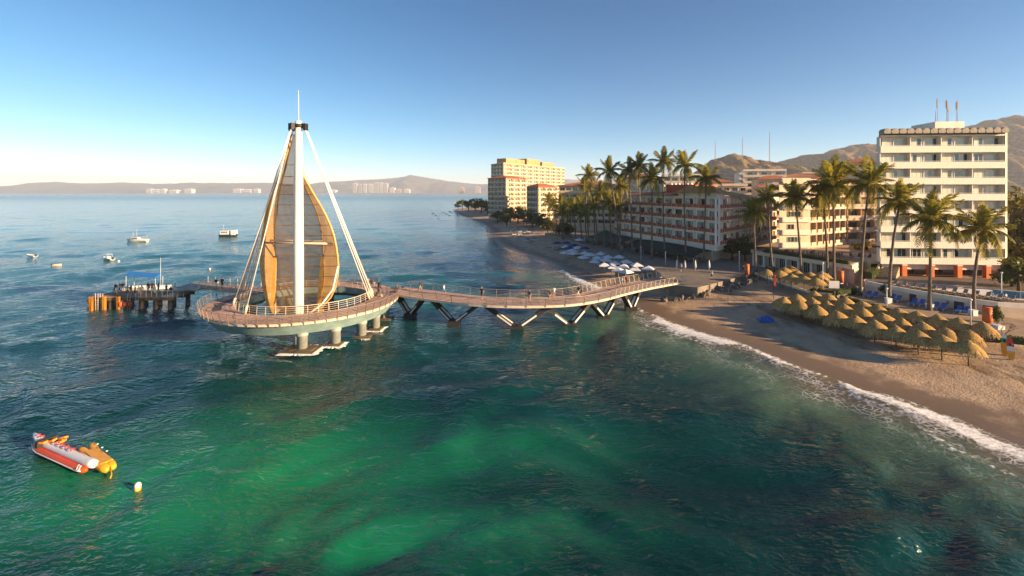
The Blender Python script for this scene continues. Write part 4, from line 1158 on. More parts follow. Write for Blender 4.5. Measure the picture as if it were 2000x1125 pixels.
# ------------------------------------------------------------------ palms
def leaf_mat(name, col, col2, tl=0.35):
    m, N, L, p = nodes_of(name)
    tc = N.new('ShaderNodeTexCoord').outputs['Object']; oi = N.new('ShaderNodeObjectInfo').outputs['Random']
    f = math_(N, L, 'MULTIPLY', math_(N, L, 'ADD', maprange(N, L, tnoise(N, L, tc, 1.1, 4), 0.3, 0.7), oi), 0.5)
    c = mixc(N, L, f, col, col2)
    L.new(c, p.inputs['Base Color']); p.inputs['Roughness'].default_value = 0.5; p.inputs['Specular IOR Level'].default_value = 0.35
    t = N.new('ShaderNodeBsdfTranslucent'); L.new(mixc(N, L, 0.5, c, (0.42, 0.33, 0.03)), t.inputs['Color'])
    mx = N.new('ShaderNodeMixShader'); mx.inputs[0].default_value = tl
    L.new(p.outputs[0], mx.inputs[1]); L.new(t.outputs[0], mx.inputs[2]); L.new(mx.outputs[0], N['Material Output'].inputs['Surface'])
    return m
L_palm = leaf_mat('palm_leaf', (0.075, 0.105, 0.012), (0.26, 0.23, 0.035), 0.5)
L_dry = leaf_mat('dry_palm_leaf', (0.22, 0.14, 0.04), (0.32, 0.22, 0.08), 0.25)
L_tree = leaf_mat('tree_leaf', (0.028, 0.050, 0.010), (0.075, 0.10, 0.02))
L_gold = leaf_mat('yellowing_leaf', (0.10, 0.085, 0.012), (0.19, 0.15, 0.02))  # yellow leaf tone; holds the sunlight painted on trees behind the white hotel
L_hedge = leaf_mat('hedge_leaf', (0.022, 0.045, 0.012), (0.05, 0.085, 0.02))
M_trunk = mat('palm_trunk', (0.17, 0.13, 0.095), 0.9, 0.25, 2.0, bump=0.5)
M_bark = mat('tree_bark', (0.10, 0.07, 0.045), 0.9, 0.25, 3.0, bump=0.5)
M_nut = mat('coconut', (0.20, 0.14, 0.03), 0.6, 0.2, 6)

def frond_mesh(L_, droop, seed, n=24, m=L_palm):
    """feather frond along +X, arching down"""
    r_ = random.Random(seed); mb = MB()
    def pt(t): return Vector((L_ * (t - 0.16 * droop * t ** 3), 0, L_ * (0.30 * t - droop * t ** 2.3)))
    ax = [pt(k / 10) for k in range(11)]
    mb.tube(ax, [0.045 - 0.035 * k / 10 for k in range(11)], 4)
    for k in range(2, n + 1):
        t = k / n; p = pt(t); d = (pt(min(1, t + 0.02)) - pt(t - 0.02)).normalized()
        ll = L_ * 0.31 * (math.sin(math.pi * (0.10 + 0.86 * t)) ** 0.6) * r_.uniform(0.85, 1.12)
        for s in (-1, 1):
            out = Vector((0, s, 0))
            v = (out * 0.80 + d * 0.62 + Vector((0, 0, r_.uniform(-0.34, 0.10) - 0.25 * droop))).normalized()
            tip = p + v * ll + Vector((0, 0, -0.34 * ll * (0.35 + droop)))
            mid = p + v * ll * 0.55
            w = d * (0.085 * L_ / 4)
            mb.add([p - w, p + w, mid + w * 1.1, mid - w * 1.1, tip], [(0, 1, 2, 3), (3, 2, 4)])
    return mb.mesh('frond', m)
FR = [[frond_mesh(4.0, dr, 10 * k + s) for s in range(3)] for k, dr in enumerate((-0.15, 0.12, 0.42, 0.72, 1.0))]
FR_dry = [frond_mesh(3.2, 1.25, 91, 18, L_dry), frond_mesh(3.0, 1.5, 92, 18, L_dry)]

def palm(crown, base, label, size=1.0, nf=24, group='coconut palms', seed=0, dry=2, small=False):
    r_ = random.Random(seed); size *= 1.16
    base = Vector(base); crown = Vector(crown)
    root = empty('palm_tree', base, 0, label, 'palm tree', group)
    c = crown - base
    lean = Vector((c.x, c.y, 0)); bow = Vector((r_.uniform(-0.5, 0.5), r_.uniform(-0.4, 0.4), 0)) * c.z * 0.04
    pts = []; rad = []
    for k in range(11):
        t = k / 10
        pts.append(lean * t ** 1.5 + bow * math.sin(math.pi * t) + Vector((0, 0, c.z * t - 0.3 * (1 - t))))
        rad.append((0.24 - 0.10 * t + (0.14 * (1 - t * 8) if t < 0.125 else 0)) * min(size, 1.1) ** 0.5)
    MB().tube(pts, rad, 8).build('trunk', M_trunk, root)
    top = pts[-1]
    az = r_.uniform(0, 6.28)
    for k in range(nf):
        az += 2.39996 + r_.uniform(-0.25, 0.25)
        tier = k / nf
        lvl = 0 if tier < 0.12 else 1 if tier < 0.36 else 2 if tier < 0.66 else 3 if tier < 0.88 else 4
        pitch = R((68, 38, 16, -2, -22)[lvl] + r_.uniform(-9, 9))
        sc = size * r_.uniform(0.82, 1.08) * (0.85 if lvl == 0 else 1)
        put('frond', r_.choice(FR[lvl]), root, top + Vector((0, 0, 0.1)), (r_.uniform(-0.2, 0.2), -pitch, az), (sc, sc, sc))
    for k in range(dry):
        az += 2.2; sc = size * r_.uniform(0.7, 0.95)
        put('dry_frond', FR_dry[k % 2], root, top - Vector((0, 0, 0.15)), (0, R(38), az), (sc, sc, sc))
    if not small:
        mb = MB()
        for k in range(6):
            a = r_.uniform(0, 6.28); mb.lathe([(0.02, -0.16), (0.13, -0.08), (0.14, 0.06), (0.02, 0.16)], 6, (top.x + 0.28 * math.cos(a), top.y + 0.28 * math.sin(a), top.z - 0.3 - 0.15 * r_.random()))
        mb.build('coconuts', M_nut, root)
    return root

# palms along the hotels (crown pixel, distance, base pixel)
def palm_at(cx, cy, Y, bx, zb, label, **k):
    return palm(atY(cx, cy, Y), Vector(((bx - 1000) / FPX * Y, Y, zb)), label, **k)
palm_at(1918, 452, 67, 1903, 2.3, 'lone palm by the orange drum at the end of the lounger terrace', size=0.88, seed=1)
palm_at(1818, 432, 69, 1815, 2.3, 'tall palm on the lounger terrace in front of the middle of the white hotel', size=1.0, seed=2, nf=26)
palm_at(1757, 398, 75, 1737, 2.3, 'leaning palm rising from the lounger terrace near the corner of the white hotel', size=0.92, seed=3, dry=3)
palm_at(1697, 362, 79, 1680, 2.3, 'palm in a white pot at the foot of the tan steps', size=1.05, seed=4)
palm_at(1627, 362, 88, 1629, 2.6, 'tallest dense palm on the dining terrace in front of the courtyard hotel', size=1.2, seed=5, nf=30)
palm_at(1608, 388, 90, 1616, 2.6, 'shorter palm pressed against the tallest dense one on the dining terrace', size=1.0, seed=6, nf=18)
palm_at(1553, 388, 93, 1565, 2.6, 'slim palm on the dining terrace before the plain white end block', size=0.95, seed=7)
palm_at(1500, 388, 97, 1510, 2.6, 'upright palm at the promenade end of the dining terrace', size=0.78, seed=8, nf=15)
palm_at(1471, 418, 99, 1476, 2.7, 'short palm with a white painted foot beside the red-railed hotel annex', size=0.85, seed=9)
_pg = [(1379, 350, 113, 1374, 0.95, 'palm before the ochre corner roof of the red-railed hotel'), (1337, 326, 116, 1341, 1.0, 'high palm beside the ochre corner roof, second from the hotel corner'), (1296, 318, 122, 1299, 0.95, 'highest slim palm in front of the middle of the red-railed hotel'),
       (1273, 352, 118, 1273, 0.95, 'bushy palm below the highest slim one by the red-railed hotel'), (1247, 326, 126, 1252, 0.95, 'taller of two palms standing close together before the red-railed hotel'), (1229, 338, 128, 1235, 0.9, 'shorter of two palms standing close together before the red-railed hotel'),
       (1190, 336, 128, 1214, 0.95, 'slanting palm at the end of the red-railed hotel'), (1213, 366, 134, 1209, 0.9, 'low palm against the end wall of the red-railed hotel'), (1152, 345, 150, 1162, 0.95, 'palm of the grove standing above the long red roof'),
       (1144, 366, 156, 1150, 0.9, 'lower palm of the grove before the long red roof'), (1174, 378, 146, 1182, 0.9, 'palm of the grove beside the pink wall'), (1160, 402, 150, 1168, 0.85, 'short palm of the grove over the lit terrace')]
for k, (cx, cy, Y, bx, s, lab) in enumerate(_pg): palm_at(cx, cy, Y, bx, 2.7, lab, size=s * 1.02, seed=30 + k, nf=20, small=True, group='palms before the red-railed hotel')
_pf = [(1133, 398, 168, 1136), (1112, 402, 175, 1115), (1095, 398, 186, 1097), (1080, 404, 196, 1082), (1122, 412, 165, 1124), (1098, 416, 172, 1099), (1190, 398, 140, 1196), (1143, 420, 158, 1146), (1072, 392, 214, 1073), (1205, 405, 138, 1205)]
for k, (cx, cy, Y, bx) in enumerate(_pf): palm_at(cx, cy, Y, bx, 2.7, 'small shady palm crowded in the grove behind the far beach', size=0.95, seed=60 + k, nf=17, dry=1, small=True, group='palm grove behind the far beach')

# ------------------------------------------------------------------ leafy trees
def crown_mesh(seed, leaves, n_cl, m, leaf=0.32, flat=0.8):
    r_ = random.Random(seed); mb = MB()
    cl = []
    for k in range(n_cl):
        while True:
            p = Vector((r_.uniform(-1, 1), r_.uniform(-1, 1), r_.uniform(-0.8, 1)))
            if 0.35 < p.length < 1: break
        cl.append((p * 0.72, r_.uniform(0.24, 0.42)))
    for k in range(leaves):
        c, rr = r_.choice(cl)
        v = Vector((r_.gauss(0, 1), r_.gauss(0, 1), r_.gauss(0, 1))).normalized()
        p = c + v * rr * r_.uniform(0.55, 1.05); p.z *= flat
        a = Vector((r_.gauss(0, 1), r_.gauss(0, 1), r_.gauss(0, 0.6))).normalized(); b = a.cross(v + Vector((0.01, 0, 0))).normalized()
        s = leaf * r_.uniform(0.10, 0.22)
        mb.add([p - a * s * 1.5, p - b * s, p + a * s * 1.5, p + b * s], [(0, 1, 2, 3)])
    return mb.mesh('crown', m)
CR = {('green', s): crown_mesh(s, 1500, 18, L_tree) for s in range(3)}
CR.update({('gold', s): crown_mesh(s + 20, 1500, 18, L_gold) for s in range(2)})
CR.update({('hedge', s): crown_mesh(s + 40, 1300, 14, L_hedge, 0.34, 0.85) for s in range(2)})
def limb_mesh(seed):
    r_ = random.Random(seed); mb = MB()
    mb.tube([(0, 0, -0.05), (0.01, 0, 0.3), (0.03, 0.01, 0.62)], [0.045, 0.034, 0.02], 7)
    for k in range(5):
        a = r_.uniform(0, 6.28); z = 0.3 + 0.05 * k
        mb.tube([(0.01, 0, z), (0.16 * math.cos(a), 0.16 * math.sin(a), z + 0.16), (0.30 * math.cos(a), 0.30 * math.sin(a), z + 0.34)], [0.022, 0.015, 0.006], 5)
    return mb.mesh('trunk', M_bark)
LIMB = [limb_mesh(s) for s in range(3)]
def tree(loc, h, w, kind, label, group=None, seed=0, name='leafy_tree', cat='tree'):
    r_ = random.Random(seed); root = empty(name, loc, r_.uniform(0, 6.28), label, cat, group)
    put('trunk', LIMB[seed % 3], root, (0, 0, 0), (0, 0, 0), (h, h, h))
    cm = CR[(kind, seed % (3 if kind == 'green' else 2))]
    put('crown', cm, root, (0, 0, h * 0.54), (0, 0, 0), (w / 2, w / 2, h * 0.52))
    return root
_tg = 0
_od = ('second', 'third', 'fourth', 'fifth', 'sixth', '', 'seventh', '', '', 'eighth', 'ninth', 'tenth', 'low', 'lowest', 'eleventh', '', 'twelfth', 'first')
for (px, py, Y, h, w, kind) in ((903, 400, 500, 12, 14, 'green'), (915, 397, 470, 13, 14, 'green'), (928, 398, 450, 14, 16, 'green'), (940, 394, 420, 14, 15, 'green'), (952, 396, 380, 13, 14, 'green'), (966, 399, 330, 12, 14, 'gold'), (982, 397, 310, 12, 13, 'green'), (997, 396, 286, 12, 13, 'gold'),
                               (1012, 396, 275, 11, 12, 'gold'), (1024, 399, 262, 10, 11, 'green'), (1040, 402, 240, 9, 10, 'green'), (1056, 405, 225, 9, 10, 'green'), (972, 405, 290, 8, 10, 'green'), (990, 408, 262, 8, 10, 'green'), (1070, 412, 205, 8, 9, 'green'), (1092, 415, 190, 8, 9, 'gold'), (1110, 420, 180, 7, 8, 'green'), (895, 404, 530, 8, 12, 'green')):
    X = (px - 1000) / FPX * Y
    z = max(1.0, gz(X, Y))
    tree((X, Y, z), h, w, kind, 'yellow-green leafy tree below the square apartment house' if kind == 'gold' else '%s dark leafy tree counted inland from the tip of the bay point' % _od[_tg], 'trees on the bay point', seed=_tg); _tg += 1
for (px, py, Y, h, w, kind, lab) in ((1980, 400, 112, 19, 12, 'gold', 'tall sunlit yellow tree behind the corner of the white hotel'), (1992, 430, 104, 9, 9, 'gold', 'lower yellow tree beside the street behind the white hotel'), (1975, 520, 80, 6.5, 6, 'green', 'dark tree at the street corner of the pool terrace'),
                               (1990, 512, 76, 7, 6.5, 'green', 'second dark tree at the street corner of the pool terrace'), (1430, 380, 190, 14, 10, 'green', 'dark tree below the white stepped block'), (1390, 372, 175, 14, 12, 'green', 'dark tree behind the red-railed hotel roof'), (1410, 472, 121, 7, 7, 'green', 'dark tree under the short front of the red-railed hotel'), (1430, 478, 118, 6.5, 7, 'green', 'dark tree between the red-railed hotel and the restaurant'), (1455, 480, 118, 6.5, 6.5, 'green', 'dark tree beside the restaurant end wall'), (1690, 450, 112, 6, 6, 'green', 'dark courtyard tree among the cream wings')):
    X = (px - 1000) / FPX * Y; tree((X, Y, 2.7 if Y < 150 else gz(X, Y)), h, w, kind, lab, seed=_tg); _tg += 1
# clipped round shrubs along the white pool wall
for px, py in ((1730, 577), (1765, 583), (1813, 590), (1853, 600), (1916, 608)):
    p = at(px, py, 2.32); tree((p.x - 0.3, p.y, 2.32), 2.3, 1.7, 'hedge', 'clipped round shrub against the curved white pool wall', 'clipped shrubs along the pool wall', seed=_tg, name='shrub', cat='shrub'); _tg += 1
# hedges
def hedge(P, w, h, z, label, seed):
    r_ = random.Random(seed); mb = MB()
    P = [Vector((x, y, z)) for x, y in P]
    root = empty('hedge', P[0], 0, label, 'hedge')
    core = MB()
    for a, b in zip(P[:-1], P[1:]):
        core.bar(a - P[0] + Vector((0, 0, h * 0.42)), b - P[0] + Vector((0, 0, h * 0.42)), w * 0.7, h * 0.84)
        d = b - a; n_ = Vector((-d.y, d.x, 0)).normalized()
        for k in range(int(d.length * 130 * h)):
            p = a + d * r_.random() + n_ * w * 0.5 * r_.uniform(-1.1, 1.1) + Vector((0, 0, h * r_.uniform(0.05, 1.08))) - P[0]
            u = Vector((r_.gauss(0, 1), r_.gauss(0, 1), r_.gauss(0, 1))).normalized(); v = u.orthogonal().normalized(); s = r_.uniform(0.05, 0.10)
            mb.add([p - u * s * 1.5, p - v * s, p + u * s * 1.5, p + v * s], [(0, 1, 2, 3)])
    mb.build('foliage', L_hedge, root); core.build('core', L_hedge, root)
hedge([(54.6, 76.4), (55.7, 67), (57.3, 58.6)], 0.7, 0.65, 2.3, 'low dark hedge edging the lounger terrace', 1)
hedge([(51.7, 79.9), (54.2, 77.9), (60, 80.2)], 0.7, 0.9, 2.55, 'dark hedge at the corner of the dining terrace', 2)
hedge([(57.6, 56.6), (64.5, 53.6)], 0.8, 0.7, 2.0, 'short hedge behind the orange drum', 3)
hedge([(58.6, 107), (65.2, 89)], 0.8, 0.8, 6.05, 'planting along the edge of the restaurant roof terrace', 4)
hedge([(81, 103.2), (90.5, 104.6), (104, 112)], 1.2, 1.2, 7.0, 'planting along the edge of the red courtyard terrace', 5)
hedge([(67.5, 87.2), (71.5, 90.4), (79, 98)], 1.4, 1.5, 3.6, 'dark planting between the tan steps and the white hotel', 6)

# ------------------------------------------------------------------ thatched umbrellas on the sand
M_th = [mat('thatch_%d' % k, c, 0.95, 0.3, 7.0, bump=0.9, bscale=26, spec=0.1, stretch=(1, 1, 0.6)) for k, c in enumerate(((0.52, 0.34, 0.14), (0.46, 0.295, 0.12), (0.56, 0.39, 0.17)))]
M_pole = mat('rough_pole', (0.22, 0.15, 0.09), 0.9, 0.25, 4, bump=0.4)
M_thd = mat('thatch_brown', (0.40, 0.25, 0.09), 0.95, 0.3, 7, spec=0.1); M_thl = mat('thatch_bleached', (0.66, 0.48, 0.20), 0.95, 0.2, 7, spec=0.1)
def thatch_mesh(seed, m):
    """layered palm-leaf cone with ragged strands"""
    r_ = random.Random(seed); mb = MB()
    mb.lathe([(1.40, -0.98), (1.15, -0.66), (0.70, -0.30), (0.3, -0.08), (0.02, 0.04)], 22, cap=False)
    for k in range(760):
        a = r_.uniform(0, 6.283); t = r_.random() ** 0.65
        r0 = 0.04 + 1.16 * t; z0 = -0.98 * (r0 / 1.40) ** 1.25 + 0.07 + r_.uniform(-0.03, 0.05)
        ln = r_.uniform(0.35, 0.7); r1 = r0 + ln * 0.86; z1 = -0.98 * (min(r1, 1.55) / 1.40) ** 1.25 + r_.uniform(-0.05, 0.04) - (0.05 + 0.20 * r_.random() if r1 > 1.25 else 0)
        w = r_.uniform(0.025, 0.055); j = r_.uniform(-0.12, 0.12)
        ca, sa = math.cos(a), math.sin(a); cb, sb = math.cos(a + j), math.sin(a + j)
        mb.add([(r0 * ca - w * sa, r0 * sa + w * ca, z0), (r0 * ca + w * sa, r0 * sa - w * ca, z0), (r1 * cb + w * 0.5 * sb, r1 * sb - w * 0.5 * cb, z1), (r1 * cb - w * 0.5 * sb, r1 * sb + w * 0.5 * cb, z1)], [(0, 1, 2, 3)])
    for k in range(14):
        a = r_.uniform(0, 6.283); mb.add([(0.05 * math.cos(a), 0.05 * math.sin(a), -0.05), (0.05 * math.cos(a + 1), 0.05 * math.sin(a + 1), -0.05), (0.09 * math.cos(a), 0.09 * math.sin(a), r_.uniform(0.1, 0.24))], [(0, 1, 2)])
    for i in range(len(mb.m)): mb.m[i] = 1 if i < 88 else r_.choice((0, 0, 0, 1, 2))
    return mb.mesh('thatch', [m, M_thd, M_thl])
TH = [thatch_mesh(s, M_th[s % 3]) for s in range(5)]
pole_me = MB().tube([(0, 0, -3.0), (0.02, 0, -1.5), (0, 0, -0.05)], [0.085, 0.07, 0.06], 7).mesh('pole', M_pole)
def palapa(apex, sc, label, group, seed):
    r_ = random.Random(seed)
    zg = gz(apex.x, apex.y)
    root = empty('thatched_umbrella', (apex.x, apex.y, zg), r_.uniform(0, 6.28), label, 'umbrella', group)
    h = apex.z - zg
    put('thatch', r_.choice(TH), root, (0, 0, h), (r_.uniform(-0.09, 0.09), r_.uniform(-0.09, 0.09), 0), (sc * r_.uniform(0.92, 1.08), sc, sc * r_.uniform(0.95, 1.2)))
    put('pole', pole_me, root, (0, 0, h), (0, 0, 0), (1, 1, (h + 0.15) / 3.0))
_rows = [[(700, 113), (782, 132), (878, 158), (982, 188), (1088, 215), (1190, 240), (1305, 270), (1428, 295), (1555, 318), (1700, 348)],
         [(772, 98), (853, 120), (935, 138), (1022, 150), (1125, 170), (1230, 200), (1338, 228), (1450, 250), (1575, 280), (1705, 292)],
         [(862, 80), (940, 95), (1030, 112), (1122, 135), (1210, 155), (1312, 172), (1418, 190), (1528, 208), (1645, 225), (1775, 248)]]
_rl = ['thatched umbrella in the row along the open sand', 'thatched umbrella in the middle row on the sand', 'thatched umbrella in the row against the terrace hedge']
_sd = 0
_ord = ('first', 'second', 'third', 'fourth', 'fifth', 'sixth', 'seventh', 'eighth', 'ninth', 'last')
for row, lab in zip(_rows, _rl):
    for n_, (x, y) in enumerate(row):
        px, py = 1280 + 0.36 * x, 540 + 0.36 * y
        z = 4.25
        for _ in range(5):
            a = at(px, py, z); z = gz(a.x, a.y) + 2.75
        palapa(a, 1.20 * (1 - 0.16 * max(0, px - 1560) / 340) + rng.uniform(-0.06, 0.08), lab.replace('thatched umbrella', '%s thatched umbrella from the blue tarp' % _ord[n_]), lab.replace('thatched umbrella', 'thatched umbrellas'), _sd); _sd += 1
for x, y in ((330, 376), (470, 385), (520, 352), (590, 338), (600, 425), (655, 388), (735, 445), (800, 405), (870, 468), (905, 428), (930, 398)):
    px, py = 1440 + .1777 * x, 460 + .1777 * y
    a = at(px, py, 5.3)
    r_ = random.Random(_sd); root = empty('thatched_umbrella', (a.x, a.y, 2.6), r_.uniform(0, 6), 'thatched umbrella shading tables on the dining terrace', 'umbrella', 'thatched umbrellas on the dining terrace')
    put('thatch', r_.choice(TH), root, (0, 0, 2.7), (0, 0, 0), (1.05, 1.05, 0.85)); put('pole', pole_me, root, (0, 0, 2.7), (0, 0, 0), (1, 1, 0.9)); _sd += 1
# ------------------------------------------------------------------ dark green tents before the red-railed hotel
M_tent = mat('dark_green_canvas', (0.020, 0.040, 0.034), 0.8, 0.25, 0.6, bump=0.15)
M_tent2 = mat('olive_canvas', (0.055, 0.070, 0.048), 0.8, 0.2, 0.6, bump=0.15)
def tent(poly, zs, peak, m, label, posts):
    """tensioned canvas: eave polygon with heights zs and a high point"""
    c = Vector((peak[0], peak[1], 0)); root = empty('tent', (c.x, c.y, 2.75), 0, label, 'tent')
    n = len(poly); mb = MB(); K = 6; S = 8
    P = [Vector((x - c.x, y - c.y, z - 2.75)) for (x, y), z in zip(poly, zs)]; top = Vector((0, 0, peak[2] - 2.75))
    for i in range(n):
        a, b = P[i], P[(i + 1) % n]
        G = []
        for s in range(S + 1):
            e = a + (b - a) * s / S; inw = -(e.xy) * 0.06 * math.sin(math.pi * s / S); e = e + Vector((inw.x, inw.y, 0.25 * math.sin(math.pi * s / S)))
            G.append([e + (top - e) * (k / K) - Vector((0, 0, 0.9 * math.sin(math.pi * (k / K) ** 0.8) * 0.5)) for k in range(K + 1)])
        for s in range(S):
            for k in range(K): mb.quad(G[s][k], G[s + 1][k], G[s + 1][k + 1], G[s][k + 1])
    o = mb.build('canopy', m, root)
    for p in P: MB().tube([(p.x, p.y, 0), (p.x, p.y, p.z)], 0.09, 7).build('pole', M_frame, root)
    for i in range(n):
        q = P[i] * 0.99; q2 = P[(i + 1) % n] * 0.99
        for t in (0.33, 0.66):
            e = q + (q2 - q) * t; MB().tube([(e.x * 0.93, e.y * 0.93, 0), (e.x * 0.93, e.y * 0.93, e.z + 0.1)], 0.06, 6).build('pole', M_frame, root)
    mb = MB(); mb.tube([(0, 0, 0), top], 0.1, 7); mb.build('pole', M_frame, root)
tent([(32.8, 137), (37.5, 123), (43.6, 110.5), (49, 112.8), (42, 132), (38, 142)], [4.1, 4.0, 4.2, 5.6, 6.0, 5.4], (41.2, 124, 6.6), M_tent, 'long dark green tent along the foot of the red-railed hotel', 4)
tent([(25.6, 162), (32.4, 138), (38, 143), (36, 160), (31, 168)], [4.2, 4.1, 5.2, 5.4, 4.6], (31.6, 156, 7.4), M_tent2, 'olive tent with a high peak at the end of the red-railed hotel', 4)
tent([(4, 248), (14, 236), (20, 250), (9, 262)], [4, 4, 5, 5], (12, 250, 9), M_tent2, 'large dark tent among the trees of the far beach', 4)

# clutter under the tents: dining tables with chairs
M_wood = mat('dark_wood', (0.09, 0.05, 0.03), 0.6, 0.2, 4)
M_cloth = mat('white_cloth', (0.70, 0.69, 0.66), 0.85, 0.06, 5)
tbl = MB().lathe([(0.02, 0.70), (0.52, 0.70), (0.55, 0.74), (0.02, 0.745)], 14, cap=False).mesh('table_top', M_cloth)
tbl_d = MB().lathe([(0.02, 0.70), (0.52, 0.70), (0.55, 0.74), (0.02, 0.745)], 14, cap=False).mesh('table_top', M_wood)
leg_m = MB().lathe([(0.28, 0), (0.28, 0.03), (0.05, 0.06), (0.05, 0.70)], 10).mesh('pedestal', M_dark)
seat_m = MB().box(-0.23, -0.23, 0.42, 0.23, 0.23, 0.47).mesh('seat', M_wood)
back_m = MB().add([], []).box(-0.23, 0.20, 0.48, 0.23, 0.24, 0.95).mesh('backrest', M_wood)
cleg_m = MB().box(-0.025, -0.025, 0, 0.025, 0.025, 0.42).mesh('leg', M_wood)
def dining(x, y, z, label, group, r_):
    t = empty('dining_table', (x, y, z), 0, label, 'table', group)
    put('table_top', tbl if r_.random() < 0.45 else tbl_d, t); put('pedestal', leg_m, t)
    a0 = r_.uniform(0, 6.28)
    for k in range(r_.choice((2, 3, 4))):
        a = a0 + k * 1.57
        c = empty('chair', (x + 0.85 * math.cos(a), y + 0.85 * math.sin(a), z), a - math.pi / 2, 'dark wooden chair ' + group, 'chair', 'chairs ' + group)
        put('seat', seat_m, c); put('backrest', back_m, c)
        for sx, sy in ((-.2, -.2), (.2, -.2), (.2, .2), (-.2, .2)): put('leg', cleg_m, c, (sx, sy, 0))
r_ = random.Random(77)
for k in range(15):
    t = r_.random(); s = r_.random()
    x = 52.6 + 7.5 * s; y = 84 + 19 * t
    if (x - 51) / 14 + (y - 80) / 60 > 0.95: x -= 2.2
    dining(x, y, 2.6, 'small round table set out on the dining terrace', 'on the dining terrace', r_)
for k in range(10):
    t = (k + 0.5) / 10; x = 35.5 + 9.5 * t + r_.uniform(-0.6, 0.6); y = 135 - 22 * t + r_.uniform(-0.5, 0.5)
    dining(x, y, 2.75, 'small round table under the long dark green tent', 'under the long dark green tent', r_)
for k in range(7):
    dining(62.5 + k * 2.0 + r_.uniform(-0.4, 0.4), 103.5 - k * 1.1 + r_.uniform(-1, 1), 6.1, 'small round table on the restaurant roof terrace', 'on the restaurant roof terrace', r_)

# ------------------------------------------------------------------ beach umbrellas and loungers
M_ucl = mat('white_umbrella_cloth', (0.66, 0.66, 0.68), 0.85, 0.05, 3)
M_ublue = mat('blue_umbrella_cloth', (0.02, 0.045, 0.20), 0.8, 0.12, 3)
def umb_mesh(m, n=8, r0=1.45):
    mb = MB(); 
    ring = [(r0 * math.cos(2 * math.pi * k / n), r0 * math.sin(2 * math.pi * k / n)) for k in range(n)]
    V = [(0, 0, 0)] + [(x * 0.5, y * 0.5, -0.27) for x, y in ring] + [(x, y, -0.62) for x, y in ring] + [(x * 1.01, y * 1.01, -0.78) for x, y in ring]
    F = [(0, 1 + k, 1 + (k + 1) % n) for k in range(n)] + [(1 + k, 1 + n + k, 1 + n + (k + 1) % n, 1 + (k + 1) % n) for k in range(n)] + [(1 + n + k, 1 + 2 * n + k, 1 + 2 * n + (k + 1) % n, 1 + n + (k + 1) % n) for k in range(n)]
    mb.add(V, F); return mb.mesh('canopy', m)
U_w, U_b = umb_mesh(M_ucl, 4, 1.75), umb_mesh(M_ublue, 6, 1.7)
upole = MB().tube([(0, 0, -2.6), (0, 0, 0.12)], 0.035, 6).mesh('pole', M_frame)
def sun_umbrella(px, py, m, label, group, sd):
    z = 4.0
    for _ in range(5):
        a = at(px, py, z); g = max(gz(a.x, a.y), 0.4); z = g + 2.5
    u = empty('beach_umbrella', (a.x, a.y, g), random.Random(sd).uniform(0, 1.5), label, 'umbrella', group)
    put('canopy', m, u, (0, 0, 2.5)); put('pole', upole, u, (0, 0, 2.5))
for k, (x, y) in enumerate(((1000, 393), (1012, 352), (1062, 368), (1165, 358), (1130, 398), (1240, 388), (1220, 420), (1105, 432), (1345, 386), (1305, 448), (1420, 434), (1200, 465), (1285, 484), (1390, 478), (1340, 514), (1410, 528), (1500, 503), (1520, 463), (1630, 494), (945, 298), (890, 328), (828, 292), (905, 355), (820, 350))):
    sun_umbrella(940 + .2 * x, 420 + .2 * y, U_w, 'square white umbrella on the beach below the tents', 'white umbrellas below the tents', k)
for k, (x, y) in enumerate(((910, 276), (1012, 303), (862, 300), (832, 252), (742, 255))):
    sun_umbrella(940 + .2 * x, 420 + .2 * y, U_b, 'dark blue umbrella among the white ones below the tents', 'blue umbrellas below the tents', k)
for k, (px, py) in enumerate(((975, 402), (983, 404), (1035, 416), (1045, 418), (1052, 417), (1128, 435), (1132, 466))):
    sun_umbrella(px, py, U_w, 'white umbrella on the far part of the beach', 'white umbrellas on the far beach', k)

M_blue = mat('blue_sling', (0.015, 0.11, 0.42), 0.6, 0.12, 4)
M_plas = mat('white_plastic', (0.72, 0.71, 0.68), 0.45, 0.05, 4)
M_grey = mat('worn_lounger', (0.30, 0.26, 0.21), 0.7, 0.2, 4)
def lounger_meshes(mf, mc):
    f = MB(); f.box(-0.32, -0.95, 0.28, -0.27, 0.95, 0.34); f.box(0.27, -0.95, 0.28, 0.32, 0.95, 0.34)
    c = MB(); c.box(-0.265, -0.93, 0.33, 0.265, 0.25, 0.40)
    b = MB(); b.add([(-0.265, 0.25, 0.35), (0.265, 0.25, 0.35), (0.265, 0.90, 0.82), (-0.265, 0.90, 0.82), (-0.265, 0.25, 0.42), (0.265, 0.25, 0.42), (0.265, 0.86, 0.88), (-0.265, 0.86, 0.88)], [(3, 2, 1, 0), (4, 5, 6, 7), (0, 1, 5, 4), (1, 2, 6, 5), (2, 3, 7, 6), (3, 0, 4, 7)])
    l = MB().box(-0.03, -0.03, 0, 0.03, 0.03, 0.29)
    return f.mesh('frame', mf), c.mesh('seat', mc), b.mesh('backrest', mc), l.mesh('leg', mf)
LG = {'blue': lounger_meshes(M_plas, M_blue), 'white': lounger_meshes(M_plas, M_cloth), 'grey': lounger_meshes(M_wood, M_grey)}
def lounger(x, y, z, rz, kind, label, group, sc=1.0):
    o = empty('sun_lounger', (x, y, z), rz, label, 'lounger', group); o.scale = (sc, sc, sc)
    f, c, b, l = LG[kind]; put('frame', f, o); put('seat', c, o); put('backrest', b, o)
    for sx in (-.29, .29):
        for sy in (-.8, .7): put('leg', l, o, (sx, sy, 0))
